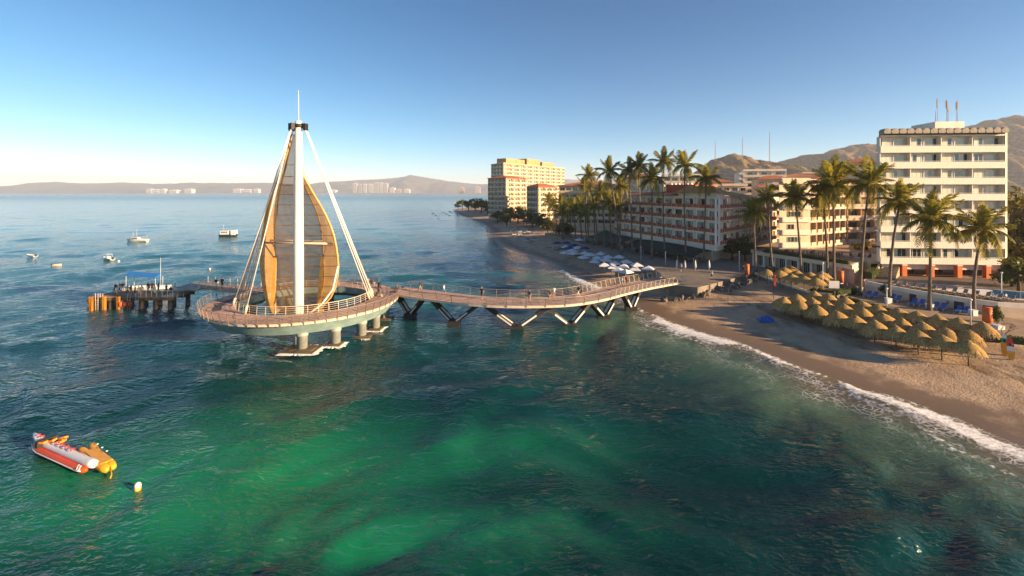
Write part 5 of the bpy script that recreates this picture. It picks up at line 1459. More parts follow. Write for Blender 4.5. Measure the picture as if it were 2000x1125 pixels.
for n_, (x, y) in enumerate(((55, 596), (103, 603), (228, 622), (272, 632), (388, 655), (437, 662), (550, 684), (602, 692), (720, 712), (776, 720))):
    p = at(1680 + .2667 * x, 420 + .2667 * y, 2.4)
    lounger(p.x, p.y, 2.33, R(-62 + rng.uniform(-6, 6)), 'blue', '%s blue lounger from the tan steps on the terrace below the pool wall' % _ord[n_], 'blue loungers below the pool wall', 1.08)
r_ = random.Random(5)
for k in range(46):
    t = k / 46; px = 1082 + 190 * t + r_.uniform(-6, 6); py = 482 + 50 * t + r_.uniform(-3, 8)
    p = on_ground(px, py); lounger(p.x, p.y, p.z, R(100 + r_.uniform(-15, 15)), r_.choice(('grey', 'grey', 'white')), 'lounger in the rows beneath the umbrellas below the tents', 'loungers below the tents')
for k in range(44):
    px = 985 + 62 * r_.random(); py = 446 + 26 * r_.random()
    if py - 446 > (px - 975) * 0.62: continue
    p = on_ground(px, py); lounger(p.x, p.y, p.z, R(100 + r_.uniform(-20, 20)), r_.choice(('white', 'white', 'grey')), 'pale lounger set out on the far beach', 'loungers on the far beach')
for k in range(12):
    t = k / 11; x = 66.8 + 8.0 * t; y = 80.5 - 11.5 * t
    lounger(x, y, 3.65, R(-60), 'grey', 'dark lounger beside the pool', 'loungers beside the pool')

# ------------------------------------------------------------------ terrace fittings
def post(p, h, label, name='light_pole', r0=0.07, m=None, group='white poles'):
    o = empty(name, p, 0, label, 'pole', group)
    MB().tube([(0, 0, 0), (0, 0, h)], [r0, r0 * 0.8], 8).build('shaft', m or M_plas, o)
    MB().lathe([(0.02, 0), (0.16, 0.05), (0.17, 0.2), (0.02, 0.28)], 10).build('lamp_head', m or M_plas, o, (0, 0, h))
for px, py, h, lab in ((1732, 604, 3.0, 'slim white pole on the lounger terrace beside the leaning palm'), (1896, 634, 3.2, 'slim white pole by the thatched umbrellas near the lone palm'), (1956, 590, 4.6, 'tall white pole at the corner of the pool wall'),
                       (1607, 572, 5.0, 'white pole at the hedge corner of the dining terrace'), (1300, 520, 3.2, 'white pole beside the tent on the promenade'), (1252, 508, 3.2, 'white pole among the white umbrellas below the tents'), (1444, 530, 4.2, 'white pole on the promenade before the red-railed hotel'), (1213, 492, 3.4, 'white pole at the low corner of the long tent')):
    z = 2.33 if px > 1650 else 2.7
    p = at(px, py, z); post(p, h, lab)
for px, py, lab in ((1735, 592, 'white planter box by the leaning palm'), (1816, 604, 'white planter box at the foot of the tall terrace palm'), (1901, 616, 'white planter box at the foot of the lone palm'), (1679, 575, 'tall white pot of the palm at the steps')):
    p = at(px, py, 2.35); o = empty('planter', (p.x, p.y, 2.33), 0, lab, 'planter')
    mb = MB(); mb.box(-0.34, -0.34, 0, 0.34, 0.34, 0.75 if px > 1700 else 1.2); mb.build('box', M_plas, o)
    MB().box(-0.38, -0.38, 0.76 if px > 1700 else 1.21, 0.38, 0.38, 0.84 if px > 1700 else 1.29).build('rim', M_plas, o)
def drum(p, r0, h, label):
    o = empty('orange_drum', p, 0, label, 'kiosk')
    MB().lathe([(r0, 0), (r0, h * 0.96)], 24).build('shell', M_orange, o)
    MB().lathe([(r0 + 0.03, h * 0.962), (r0 + 0.03, h), (r0 * 0.3, h + 0.06), (0.02, h + 0.06)], 24).build('lid', M_orange, o)
p = at(1937, 633, 2.1); drum((p.x - 0.6, p.y, 2.0), 0.52, 2.35, 'big orange drum at the end of the lounger terrace')
p = at(1642, 552, 2.7); drum((p.x, p.y, 2.6), 0.5, 2.3, 'orange drum beside the restaurant end wall')
p = at(1459, 536, 2.8); drum((p.x, p.y, 2.75), 0.45, 2.2, 'orange drum at the promenade end of the dining terrace')
p = at(1629, 568, 2.6); o = empty('notice_board', (p.x, p.y, 2.5), R(-8), 'blank pale notice board on posts at the corner of the dining terrace', 'sign')
MB().box(-0.85, -0.04, 0.55, 0.85, 0.04, 1.85).build('panel', mat('pale_board', (0.60, 0.62, 0.66), 0.6, 0.05, 2), o)
for s in (-0.7, 0.7): MB().box(s - 0.04, -0.03, 0, s + 0.04, 0.03, 0.549).build('post', M_dark, o)
# columnar hedge in a white box beside the path
p = at(1949, 650, 1.8); o = empty('column_shrub', (p.x, p.y, gz(p.x, p.y)), 0, 'clipped column of greenery in a white box beside the beach path', 'shrub')
MB().box(-0.45, -0.45, 0, 0.45, 0.45, 0.9).build('box', M_plas, o); put('foliage', CR[('hedge', 0)], o, (0, 0, 2.3), scale=(0.62, 0.62, 1.8))
# stand-up kayaks leaning in the sand
def board(px, py, cols, label, sd):
    p = on_ground(px, py); o = empty('kayak', (p.x, p.y, p.z), R(-40 + 8 * sd), label, 'kayak', 'kayaks stood on end in the sand'); o.rotation_euler = (R(-9), 0, R(-42 + 14 * sd))
    prof = [(-0.02, .17), (0.35, .26), (0.9, .31), (1.4, .30), (1.9, .24), (2.25, .14), (2.36, .04)]
    for a in range(len(prof) - 1):
        (z0, w0), (z1, w1) = prof[a], prof[a + 1]
        mb = MB(); mb.add([(-w0, -.11, z0), (w0, -.11, z0), (w0 * .9, .12, z0), (-w0 * .9, .12, z0), (-w1, -.11, z1), (w1, -.11, z1), (w1 * .9, .12, z1), (-w1 * .9, .12, z1)], [(0, 3, 2, 1), (4, 5, 6, 7), (0, 1, 5, 4), (1, 2, 6, 5), (2, 3, 7, 6), (3, 0, 4, 7)])
        mb.build('hull_section', cols[a], o)
    MB().lathe([(0.14, 0), (0.12, 0.03), (0.03, 0.03)], 12).build('hatch', M_dark, o, (0, -0.115, 1.62), (R(90), 0, 0))
C_y = mat('yellow_plastic', (0.78, 0.36, 0.02), 0.4, 0.08, 3); C_r = mat('red_plastic', (0.60, 0.03, 0.02), 0.4, 0.08, 3); C_g = mat('green_plastic', (0.02, 0.28, 0.14), 0.4, 0.08, 3)
board(1962, 694, (C_y, C_y, C_y, C_g, M_plas, M_plas), 'yellow, green and white kayak stood on end in the sand', 0)
board(1975, 702, (C_y, C_y, M_plas, C_r, C_r, C_r), 'yellow, white and red kayak stood on end in the sand', 1)
p = on_ground(1985, 690); o = empty('bare_tree', (p.x + 1.6, p.y + 3, p.z), 0, 'small bare grey tree behind the kayaks', 'tree')
mb = MB(); rb = random.Random(3)
def branch(a, d, l, r0, n):
    b = a + d * l; mb.tube([a, (a + b) / 2 + Vector((rb.uniform(-.05, .05), rb.uniform(-.05, .05), 0)), b], [r0, r0 * .8, r0 * .6], 5)
    if n:
        for k in range(3): branch(b, (d + Vector((rb.uniform(-.8, .8), rb.uniform(-.8, .8), rb.uniform(-.1, .5)))).normalized(), l * .7, r0 * .58, n - 1)
branch(Vector((0, 0, -0.1)), Vector((0.05, 0, 1)), 1.1, .08, 4); mb.build('branches', mat('grey_bark', (0.22, 0.17, 0.13), 0.9), o)
# blue tarp, yellow skiff and boulders near the bridge landing
p = on_ground(1497, 627); o = empty('blue_tarp', p, R(-12), 'crumpled blue tarp on the open sand', 'tarp')
def lumpy(nx, ny, sx, sy, h, seed, taper=0.0):
    X, Y = np.meshgrid(np.linspace(-1, 1, nx), np.linspace(-1, 1, ny))
    Z = h * (1 - X ** 2) * (1 - Y ** 2) * (0.5 + fbm(X * 2.2 + 9, Y * 2.2, 3, seed)) + 0.03
    X2 = X * sx * (1 + 0.15 * (fbm(X * 2, Y * 2, 2, seed + 1) - .5)); Y2 = Y * sy * (1 - taper * np.clip(X, -1, 1)) * (1 + 0.3 * (fbm(X * 2, Y * 2 + 7, 2, seed + 2) - .5))
    return X2, Y2, Z
put('sheet', grid_mesh('sheet', *lumpy(16, 12, 1.15, 0.75, 0.75, 4, 0.6), mat('blue_tarpaulin', (0.01, 0.09, 0.42), 0.45, 0.2, 3, bump=0.4), None, False), o)
rk = random.Random(9)
def rock_mesh(seed):
    bm = bmesh.new(); bmesh.ops.create_icosphere(bm, subdivisions=2, radius=1)
    for v in bm.verts:
        n_ = mnoise.noise(v.co * 1.3 + Vector((seed * 7.1, 0, 0))); v.co *= 0.8 + 0.55 * n_; v.co.z *= 0.7
    me = bpy.data.meshes.new('boulder'); bm.to_mesh(me); bm.free(); me.materials.append(mat('boulder_rock', (0.20, 0.17, 0.14), 0.9, 0.3, 1.5, bump=0.6)); return me
RM = [rock_mesh(k) for k in range(4)]
for k in range(34):
    t = k / 33; x = 27.5 + 23.5 * t + rk.uniform(-1, 1); y = 83.0 + 12.5 * t - 2.2 * math.sin(t * 3.1) + rk.uniform(-1.2, 0.8)
    s = rk.uniform(0.45, 1.1); o = put('boulder', RM[k % 4], None, (x, y, gz(x, y) + 0.15), (rk.uniform(0, 3), rk.uniform(0, 3), rk.uniform(0, 6)), (s, s * rk.uniform(.8, 1.2), s * .8))
    tag(o, 'dark boulder heaped at the landing of the footbridge', 'boulder', 'boulders at the bridge landing')

# ------------------------------------------------------------------ boats
def hull_mesh(Lh, w, h, m, flare=0.75, sheer=0.35, name='hull'):
    S = 12; mb = MB(); R_ = []
    for i in range(S + 1):
        t = i / S; x = Lh * (t - 0.5)
        b = w / 2 * (1 - max(0, (t - 0.45) / 0.55) ** 2.2) * (0.9 + 0.1 * min(1, t * 4)); b = max(b, 0.02)
        zt = h * (0.8 + sheer * t ** 2); kz = -0.28 * h + 0.5 * h * max(0, (t - 0.75) / 0.25) ** 2
        R_.append([(x, -b, zt), (x, -b * flare, kz + 0.3 * h), (x, 0, kz), (x, b * flare, kz + 0.3 * h), (x, b, zt), (x, b * 0.86, zt), (x, b * 0.78, zt - 0.55 * h), (x, -b * 0.78, zt - 0.55 * h), (x, -b * 0.86, zt)])
    n = 9
    V = [p for r0 in R_ for p in r0]
    mb.add(V, [(i * n + k, i * n + (k + 1) % n, (i + 1) * n + (k + 1) % n, (i + 1) * n + k) for i in range(S) for k in range(n)] + [tuple(range(n))[::-1]])
    return mb.mesh(name, m)
M_boat = mat('white_gelcoat', (0.74, 0.73, 0.70), 0.35, 0.06, 1.5)
M_dhull = mat('dark_hull_paint', (0.03, 0.05, 0.07), 0.4, 0.2, 1.5)
M_bim = mat('blue_canvas', (0.015, 0.13, 0.42), 0.8, 0.12, 2)
def boat(px, py, Lh, w, h, rz, label, kind, mhull):
    p = at(px, py); o = empty('boat', (p.x, p.y, 0.05), rz, label, 'boat')
    put('hull', hull_mesh(Lh, w, h, mhull), o)
    k = Lh
    if kind in ('panga', 'console'):
        for t in (-0.2, 0.05, 0.25): MB().box(t * k, -w * .38, h * .5, t * k + .3, w * .38, h * .56).build('thwart', M_boat, o)
        MB().box(-k * .5 - .3, -.16, h * .1, -k * .5 + .02, .16, h * 1.35).build('outboard_motor', M_dark, o)
    if kind == 'console':
        MB().box(-.4, -.4, h * .3, .3, .4, h * 1.5).build('console', M_boat, o)
        MB().box(-.9, -.75, h * 2.55, .9, .75, h * 2.63).build('canopy', M_boat, o)
        for sx, sy in ((-.8, -.65), (-.8, .65), (.8, -.65), (.8, .65)): MB().tube([(sx, sy, h * .6), (sx, sy, h * 2.55)], .03, 6).build('canopy_post', M_frame, o)
    if kind == 'cruiser':
        MB().prism([(-k * .1, -w * .3), (k * .25, -w * .22), (k * .25, w * .22), (-k * .1, w * .3)], h * .5, h * 1.6).build('cabin', M_boat, o)
        for s in (-1, 1): MB().box(-k * .05, s * w * .30 - .02, h * 1.05, k * .18, s * w * .30 + .02, h * 1.4).build('cabin_window', G_dark, o)
        MB().box(-k * .42, -w * .36, h * 2.5, -k * .08, w * .36, h * 2.58).build('canopy', M_bim, o)
        for sx in (-.4, -.1):
            for s in (-1, 1): MB().tube([(k * sx, s * w * .32, h * .7), (k * sx, s * w * .32, h * 2.5)], .03, 6).build('canopy_post', M_frame, o)
        MB().tube([(k * .02, 0, h * 1.5), (k * .02, 0, h * 5)], [.06, .03], 6).build('mast', M_frame, o)
        MB().tube([(k * .2, 0, h * 1.5), (k * .2, 0, h * 4)], [.05, .03], 6).build('mast', M_frame, o)
    if kind == 'ferry':
        MB().box(-k * .40, -w * .42, h * .7, k * .05, w * .42, h * 2.3).build('cabin', M_boat, o)
        MB().box(k * .18, -w * .40, h * .7, k * .42, w * .40, h * 2.5).build('wheelhouse', M_boat, o)
        for t in (-.34, -.22, -.10): MB().box(k * t, -w * .42 - .02, h * 1.4, k * t + .6, -w * .42 + .02, h * 2.0).build('cabin_window', G_dark, o)
        MB().tube([(-k * .3, 0, h * 2.3), (-k * .3, 0, h * 4.6)], .05, 6).build('mast', M_frame, o)
    return o
boat(61, 501, 4.6, 1.5, .55, R(160), 'open white skiff with an outboard motor moored alone', 'panga', M_boat)
boat(211, 507, 4.4, 1.7, .6, R(158), 'small white boat with a flat white canopy', 'console', M_boat)
boat(268, 471, 8.6, 2.4, .95, R(178), 'white cruiser with a blue sun canopy and thin masts', 'cruiser', M_boat)
boat(447, 462, 7.8, 3.0, 1.15, R(2), 'boxy white cabin boat with a dark hull', 'ferry', M_dhull)
boat(112, 519, 1.9, 1.0, .4, R(20), 'tiny cream dinghy floating near the skiffs', 'panga', mat('cream_gelcoat', (0.70, 0.58, 0.42), 0.4))
p = at(282, 566, 0.3); o = empty('tour_boat', (p.x, p.y + 1.0, 0.1), R(4), 'tour boat with a sloping blue canopy moored behind the boat landing', 'boat')
put('hull', hull_mesh(9.0, 2.5, 0.8, M_boat), o)
MB().add([(-3.6, -1.3, 3.15), (2.2, -1.3, 2.55), (2.2, 1.3, 2.55), (-3.6, 1.3, 3.15), (-3.6, -1.3, 3.3), (2.2, -1.3, 2.7), (2.2, 1.3, 2.7), (-3.6, 1.3, 3.3), (-3.6, 0, 3.85), (2.2, 0, 3.25)], [(3, 2, 1, 0), (4, 5, 9, 8), (8, 9, 6, 7), (0, 1, 5, 4), (2, 3, 7, 6), (1, 2, 6, 9, 5), (3, 0, 4, 8, 7)]).build('canopy', M_bim, o)
for sx, zt in ((-3.5, 3.15), (2.1, 2.55)):
    for s in (-1.1, 1.1): MB().tube([(sx, s, 0.5), (sx, s, zt)], .04, 6).build('canopy_post', M_frame, o)
MB().tube([(2.4, 0, 1.0), (2.4, 0, 6.6)], [.05, .025], 6).build('mast', M_frame, o)
p = at(212, 587, 0.5); o = empty('yellow_skiff', (p.x, p.y - 0.6, 0.15), R(5), 'yellow skiff tied along the boat landing', 'boat'); put('hull', hull_mesh(5.2, 1.5, 1.3, C_y), o); MB().box(-1.2, -.6, .9, -.9, .6, .98).build('thwart', M_plas, o); MB().box(.6, -.6, .9, .9, .6, .98).build('thwart', M_plas, o)
p = at(1305, 556, 2.2); o = empty('yellow_skiff', (p.x + 0.6, p.y, 1.6), R(12), 'bright yellow skiff drawn up under the landing of the footbridge', 'boat'); put('hull', hull_mesh(3.6, 1.2, .6, C_y), o); MB().box(-.6, -.45, .4, -.4, .45, .46).build('thwart', M_plas, o)
p = on_ground(1370, 563); o = empty('upturned_boat', (p.x, p.y, p.z + .5), R(20), 'pale upturned boat lying by the boulders', 'boat'); o.rotation_euler = (R(172), 0, R(15)); put('hull', hull_mesh(3.4, 1.3, .6, mat('worn_white_hull', (0.45, 0.42, 0.38), 0.7, 0.2, 2)), o)

# banana boat: white spine tube between two orange-red side tubes
M_inf = mat('orange_red_vinyl', (0.72, 0.085, 0.015), 0.35, 0.08, 1.5); M_infw = mat('white_vinyl', (0.76, 0.75, 0.73), 0.35, 0.05, 1.5)
A = at(66, 862, .3); B = at(186, 914, .3); ang = math.atan2(B.y - A.y, B.x - A.x); Lb = (B - A).length
bb = empty('banana_boat', ((A + B) / 2).to_tuple()[:2] + (0.0,), ang, 'orange-red and white inflatable banana boat afloat', 'inflatable boat')
hx = Lb / 2
MB().tube([(-hx, 0, .95), (-hx + .35, 0, .80), (-hx + 1.0, 0, .58), (-hx + 2, 0, .50), (hx - 1.2, 0, .50), (hx - .5, 0, .52), (hx - .1, 0, .55), (hx, 0, .56)], [.06, .19, .28, .31, .31, .31, .27, .12], 16).build('centre_tube', M_infw, bb)
for s in (-1, 1):
    st = MB().tube([(-hx + .7, s * .15, .45), (-hx + 1.4, s * .38, .26), (-hx + 2.2, s * .45, .24), (hx - 1.1, s * .45, .24), (hx - .55, s * .42, .25), (hx - .3, s * .36, .28)], [.10, .21, .235, .235, .21, .11], 14).build('side_tube', M_inf, bb)
    MB().tube([(-hx + .8, s * .40, .40), (-hx + 1.5, s * .60, .28), (-hx + 2.2, s * .69, .25), (hx - 1.1, s * .69, .25), (hx - .5, s * .62, .28)], .04, 6).build('piping', M_infw, st)
    for k in range(2): MB().bar((hx - .9 - .25 * k, s * .42, .48), (hx - .6 - .25 * k, s * .68, .36), .10, .05).build('strap', M_infw, st)
for k in range(6):
    x = -hx + (0.75, 1.35, 3.6, 4.35, 5.1, 5.9)[k] * Lb / 9.0
    MB().tube([(x, -.12, .88 + (.05 if k < 2 else 0)), (x, -.10, 1.0), (x, .10, 1.0), (x, .12, .88)], .045, 6).build('grab_handle', C_r, bb)
o = MB().box(-.5, -.62, .5, .5, .62, .98).build('cargo_strap', M_dark, bb, (-hx + 2.05 * Lb / 9, 0, 0)); o.scale = (.28, 1.0, 1.0)
for k in range(5):
    x = -hx + (2.45 + .28 * (k % 3)) * Lb / 9; y = (-.35, .1, .5, .85, .65)[k]
    lj = MB().box(-.22, -.16, 0, .22, .16, .14).build('life_vest', mat('orange_vest', (0.80, 0.26, 0.02), 0.7, .1, 4), bb, (x, y, .86 if abs(y) < .5 else .60), (R(rng.uniform(-20, 20)), R(rng.uniform(-15, 15)), R(rng.uniform(0, 180))))
    MB().box(-.05, -.17, .141, .05, .17, .155).build('vest_strap', M_dark, lj)
A = at(168, 880, .2); B = at(216, 918, .2); ang = math.atan2(B.y - A.y, B.x - A.x); Lf = (B - A).length; hf = Lf / 2
yf = empty('inflatable_raft', ((A + B) / 2).to_tuple()[:2] + (0.0,), ang, 'yellow two-nosed inflatable raft beside the banana boat', 'inflatable raft')
for s in (-1, 1):
    MB().tube([(-hf - (.2 if s > 0 else 0), s * .32, .58), (-hf + .3, s * .31, .46), (-hf + 1.0, s * .22, .30), (hf - .6, s * .20, .28), (hf - .1, s * .16, .28), (hf, s * .14, .28)], [.10, .24, .30, .30, .22, .08], 14).build('tube', C_y, yf)
MB().box(-hf + 1.0, -.36, .36, hf - .7, .36, .60).build('seat_pad', C_y, yf)
for k in range(3): MB().lathe([(.07, 0), (.07, .05), (.02, .06)], 8).build('valve', M_plas, yf, (-hf + .9 + k * .9, .42, .74))
MB().tube([(hf - .1, 0, .4), (hf + .5, -.1, .1), (hf + .9, -.3, .06)], .04, 6).build('tow_rope', C_y, yf)
for px, py, r0, lab in ((269, 956, .21, 'white and yellow mooring buoy near the yellow raft'), (232, 512, .28, 'small white buoy beside the boat with the flat canopy'), (410, 527, .22, 'small white buoy off the round platform'), (1128, 990, 0, '')):
    if not r0: continue
    p = at(px, py); o = empty('buoy', (p.x, p.y, .05), 0, lab, 'buoy')
    MB().lathe([(.02, .0), (r0 * .9, r0 * .5), (r0, r0), (r0 * .8, r0 * 1.7), (r0 * .3, r0 * 2.05), (.02, r0 * 2.1)], 14).build('float', M_plas, o)
    MB().lathe([(r0 * .7, -.25), (r0 * 1.0, .0), (r0 * .92, r0 * .52)], 14).build('skirt', mat('buoy_yellow', (0.75, 0.40, 0.08), 0.5), o)

# ------------------------------------------------------------------ people
def person_mesh(name, J, E, rad):
    me = bpy.data.meshes.new('tmp'); keys = list(J)
    me.from_pydata([J[k] for k in keys], [(keys.index(a), keys.index(b)) for a, b in E], [])
    o = bpy.data.objects.new('tmp', me); COL.objects.link(o)
    o.modifiers.new('s', 'SKIN'); sv = me.skin_vertices[0].data
    for i, k in enumerate(keys):
        sv[i].radius = rad[k] if isinstance(rad[k], tuple) else (rad[k], rad[k]); sv[i].use_root = (k == 'pelvis')
    sub = o.modifiers.new('d', 'SUBSURF'); sub.levels = 1; sub.render_levels = 1
    bpy.context.view_layer.update()
    dg = bpy.context.evaluated_depsgraph_get(); r = bpy.data.meshes.new_from_object(o.evaluated_get(dg))
    r.name = name
    bpy.data.objects.remove(o); bpy.data.meshes.remove(me)
    return r
BASE = dict(pelvis=(0, 0, .95), waist=(0, 0, 1.10), chest=(0, .01, 1.32), neck=(0, .0, 1.50), head0=(0, -.01, 1.58), head1=(0, -.02, 1.69), head2=(0, 0, 1.76),
            ls=(.19, 0, 1.43), le=(.26, .02, 1.15), lw=(.28, -.06, .92), lh=(.28, -.09, .80), rs=(-.19, 0, 1.43), re=(-.26, .02, 1.15), rw=(-.28, -.06, .92), rh=(-.28, -.09, .80),
            lk=(.11, -.01, .50), la=(.11, .02, .08), lt=(.12, -.14, .03), lhip=(.10, 0, .90), rhip=(-.10, 0, .90), rk=(-.11, -.01, .50), ra=(-.11, .02, .08), rt=(-.12, -.14, .03))
EDG = [('pelvis', 'waist'), ('waist', 'chest'), ('chest', 'neck'), ('neck', 'head0'), ('head0', 'head1'), ('head1', 'head2'), ('chest', 'ls'), ('ls', 'le'), ('le', 'lw'), ('lw', 'lh'), ('chest', 'rs'), ('rs', 're'), ('re', 'rw'), ('rw', 'rh'),
       ('pelvis', 'lhip'), ('lhip', 'lk'), ('lk', 'la'), ('la', 'lt'), ('pelvis', 'rhip'), ('rhip', 'rk'), ('rk', 'ra'), ('ra', 'rt')]
RAD = dict(pelvis=(.15, .11), waist=(.14, .10), chest=(.17, .12), neck=.06, head0=.075, head1=.10, head2=.07, ls=.075, le=.05, lw=.035, lh=.035, rs=.075, re=.05, rw=.035, rh=.035, lhip=.10, lk=.065, la=.05, lt=.045, rhip=.10, rk=.065, ra=.05, rt=.045)
def pose(**k): d = dict(BASE); d.update(k); return d
POSES = {
    'stand': pose(),
    'walk': pose(lk=(.10, -.20, .52), la=(.10, -.18, .10), lt=(.10, -.34, .06), rk=(-.10, .05, .50), ra=(-.10, .28, .14), rt=(-.10, .16, .04), le=(.25, .14, 1.17), lw=(.25, .10, .93), lh=(.24, .05, .83), re=(-.25, -.08, 1.16), rw=(-.24, -.24, .98), rh=(-.23, -.30, .90)),
    'lean': pose(le=(.25, -.18, 1.22), lw=(.14, -.38, 1.14), lh=(.08, -.44, 1.14), re=(-.25, -.18, 1.22), rw=(-.14, -.38, 1.14), rh=(-.08, -.44, 1.14), chest=(0, -.07, 1.31), neck=(0, -.10, 1.48), head0=(0, -.12, 1.56), head1=(0, -.14, 1.67), head2=(0, -.12, 1.74), ls=(.19, -.08, 1.42), rs=(-.19, -.08, 1.42)),
}
_sit = {k: (x, y, z - .48) for k, (x, y, z) in BASE.items()}
_sit.update(lk=(.12, -.42, .48), la=(.12, -.44, .08), lt=(.12, -.58, .04), rk=(-.12, -.42, .48), ra=(-.12, -.40, .08), rt=(-.12, -.54, .04), lw=(.22, -.28, .58), lh=(.18, -.36, .56), rw=(-.22, -.28, .58), rh=(-.18, -.36, .56))
POSES['sit'] = _sit
PM = {}
for nm, J in POSES.items():
    me = person_mesh('body', J, EDG, RAD)
    for k in range(4): me.materials.append(mat('skin_tone', (0.36, 0.20, 0.12), 0.6, .08, 6))
    hz = J['head1'][2]; nz_ = J['neck'][2]; pz = J['pelvis'][2]
    for p_ in me.polygons:
        c = p_.center; p_.use_smooth = True
        arm = abs(c.x) > .225 and c.z < J['le'][2] + .03 and c.z > J['lk'][2] - .05
        if c.z > hz + .035 or (c.z > hz - .09 and c.y > J['head1'][1] + .035): i = 3
        elif c.z > nz_ - .01 or arm: i = 0
        elif c.z > pz + .02: i = 1
        elif nm != 'sit' and c.z < .42: i = 0
        elif nm == 'sit' and c.z < .30: i = 0
        else: i = 2
        p_.material_index = i
    PM[nm] = me
CL_ = {}
def cloth(c):
    k = 'cloth_%02d_%02d_%02d' % tuple(int(x * 99) for x in c)
    return mat(k, c, 0.85, 0.12, 6)
HAIR = mat('dark_hair', (0.02, 0.014, 0.01), 0.6, .2, 8)
BLK, WHT, RED, BLU, CRM, NVY, GRY, TAN, ORG, GRN, PNK = (.02, .02, .022), (.70, .69, .66), (.55, .03, .03), (.06, .16, .38), (.58, .47, .33), (.03, .05, .12), (.25, .25, .26), (.38, .28, .18), (.65, .20, .03), (.05, .16, .09), (.55, .25, .25)
SKT = [mat('skin_tone', (0.36, 0.20, 0.12)), mat('skin_tone_deep', (0.17, 0.085, 0.05), 0.6, .08, 6), mat('skin_tone_fair', (0.50, 0.32, 0.22), 0.6, .08, 6)]
def person(loc, rz, ps, top, bot, label, group, long_=False):
    o = put('person', PM[ps], None, loc, (0, 0, rz))
    s = rng.uniform(0.95, 1.05); o.scale = (s, s, s)
    for i, m_ in enumerate((rng.choice(SKT), cloth(top), cloth(bot), HAIR)):
        o.material_slots[i].link = 'OBJECT'; o.material_slots[i].material = m_
    return tag(o, label, 'person', group)
def on_deck(px, py, z): p = at(px, py, z); return (p.x, p.y, z)
DP = DZ + 0.02
G1, G2, G3 = 'people on the round platform', 'people on the footbridge', 'people on the boat landing'
person(on_deck(434, 563, DP), R(170), 'stand', BLK, BLK, 'person all in black standing at the rim of the round platform', G1)
person(on_deck(422, 563, DP), R(20), 'lean', BLK, WHT, 'person in a black top and white trousers beside the one in black', G1)
p = RC + Vector((-11.2, 7.2, 0)); person((p.x - 2.6, p.y - .3, DZ), R(200), 'stand', WHT, PNK, 'person in white at the start of the gangway', G1)
p = RC + Vector(ring_pt(12.2, 62, DP)); person((p.x, p.y, DP - .02), R(10), 'sit', PNK, BLK, 'person in pink seated on the round platform', G1)
p = RC + Vector(ring_pt(12.1, 57, DP)); person((p.x, p.y, DP - .02), R(30), 'sit', BLK, NVY, 'person in black seated beside the one in pink', G1)
p = RC + Vector(ring_pt(10.4, 12, DP)); person((p.x, p.y, DP - .02), R(-60), 'sit', NVY, BLK, 'person in dark clothes sitting by the inner railing', G1)
b = empty('bench', (p.x, p.y, DP), R(-60), 'low bench by the inner railing of the round platform', 'bench')
def bench_at(a, r0, rz, lab):
    q = RC + Vector(ring_pt(r0, a, DP)); e = empty('bench', q, rz, lab, 'bench')
    MB().box(-1.0, -.05, .33, 1.0, .40, .41).build('seat', M_deck, e)
    for s in (-.8, .8): MB().box(s - .06, .05, 0, s + .06, .35, .329).build('leg', M_conc, e)
bpy.data.objects.remove(b)
bench_at(12, 10.4, R(-60), 'low bench by the inner railing of the round platform'); bench_at(59.5, 12.15, R(20), 'low bench near the bridge end of the round platform')
q = RC + Vector(ring_pt(11.6, 42, DP)); e = empty('litter_bin', q, 0, 'black litter bin where the footbridge joins the round platform', 'bin')
MB().lathe([(.26, 0), (.30, .1), (.30, .8)], 14).build('body', M_dark, e); MB().lathe([(.32, .802), (.32, .88), (.12, .98), (.02, .98)], 14).build('lid', M_dark, e)
for (x, y, ps, rz, t_, b_, lab) in ((235, 262, 'walk', 80, BLK, TAN, 'person in black nearest the round platform on the footbridge'), (392, 308, 'walk', 70, WHT, BLU, 'person in a white shirt and blue shorts walking the footbridge'), (645, 326, 'walk', -20, BLK, BLK, 'person all in black in the middle of the footbridge'),
        (983, 338, 'stand', 150, NVY, TAN, 'person in a navy top at the railing of the footbridge'), (1115, 350, 'stand', 30, BLK, GRY, 'person in a black top beside the one in white on the footbridge'), (1163, 322, 'lean', 170, WHT, PNK, 'person in white leaning at the footbridge railing'),
        (1318, 290, 'walk', -70, BLK, WHT, 'person in a black top and white shorts on the lit end of the footbridge'), (1352, 284, 'walk', -80, TAN, BLK, 'person in tan walking beside the one in white shorts'), (1608, 215, 'walk', 100, WHT, GRY, 'person in white at the landing of the footbridge'), (1640, 205, 'walk', 100, RED, NVY, 'person in red at the landing of the footbridge')):
    tx = (740 + .3 * x - 1000) / FPX; i = min(range(NP), key=lambda i: abs(path[i].x - tx * path[i].y))
    s = side(i, (0.9 if ps != 'lean' else 1.9) if y < 330 else 0.2, DP) + BO
    person((s.x, s.y, DP), R(rz), ps, t_, b_, lab, G2)
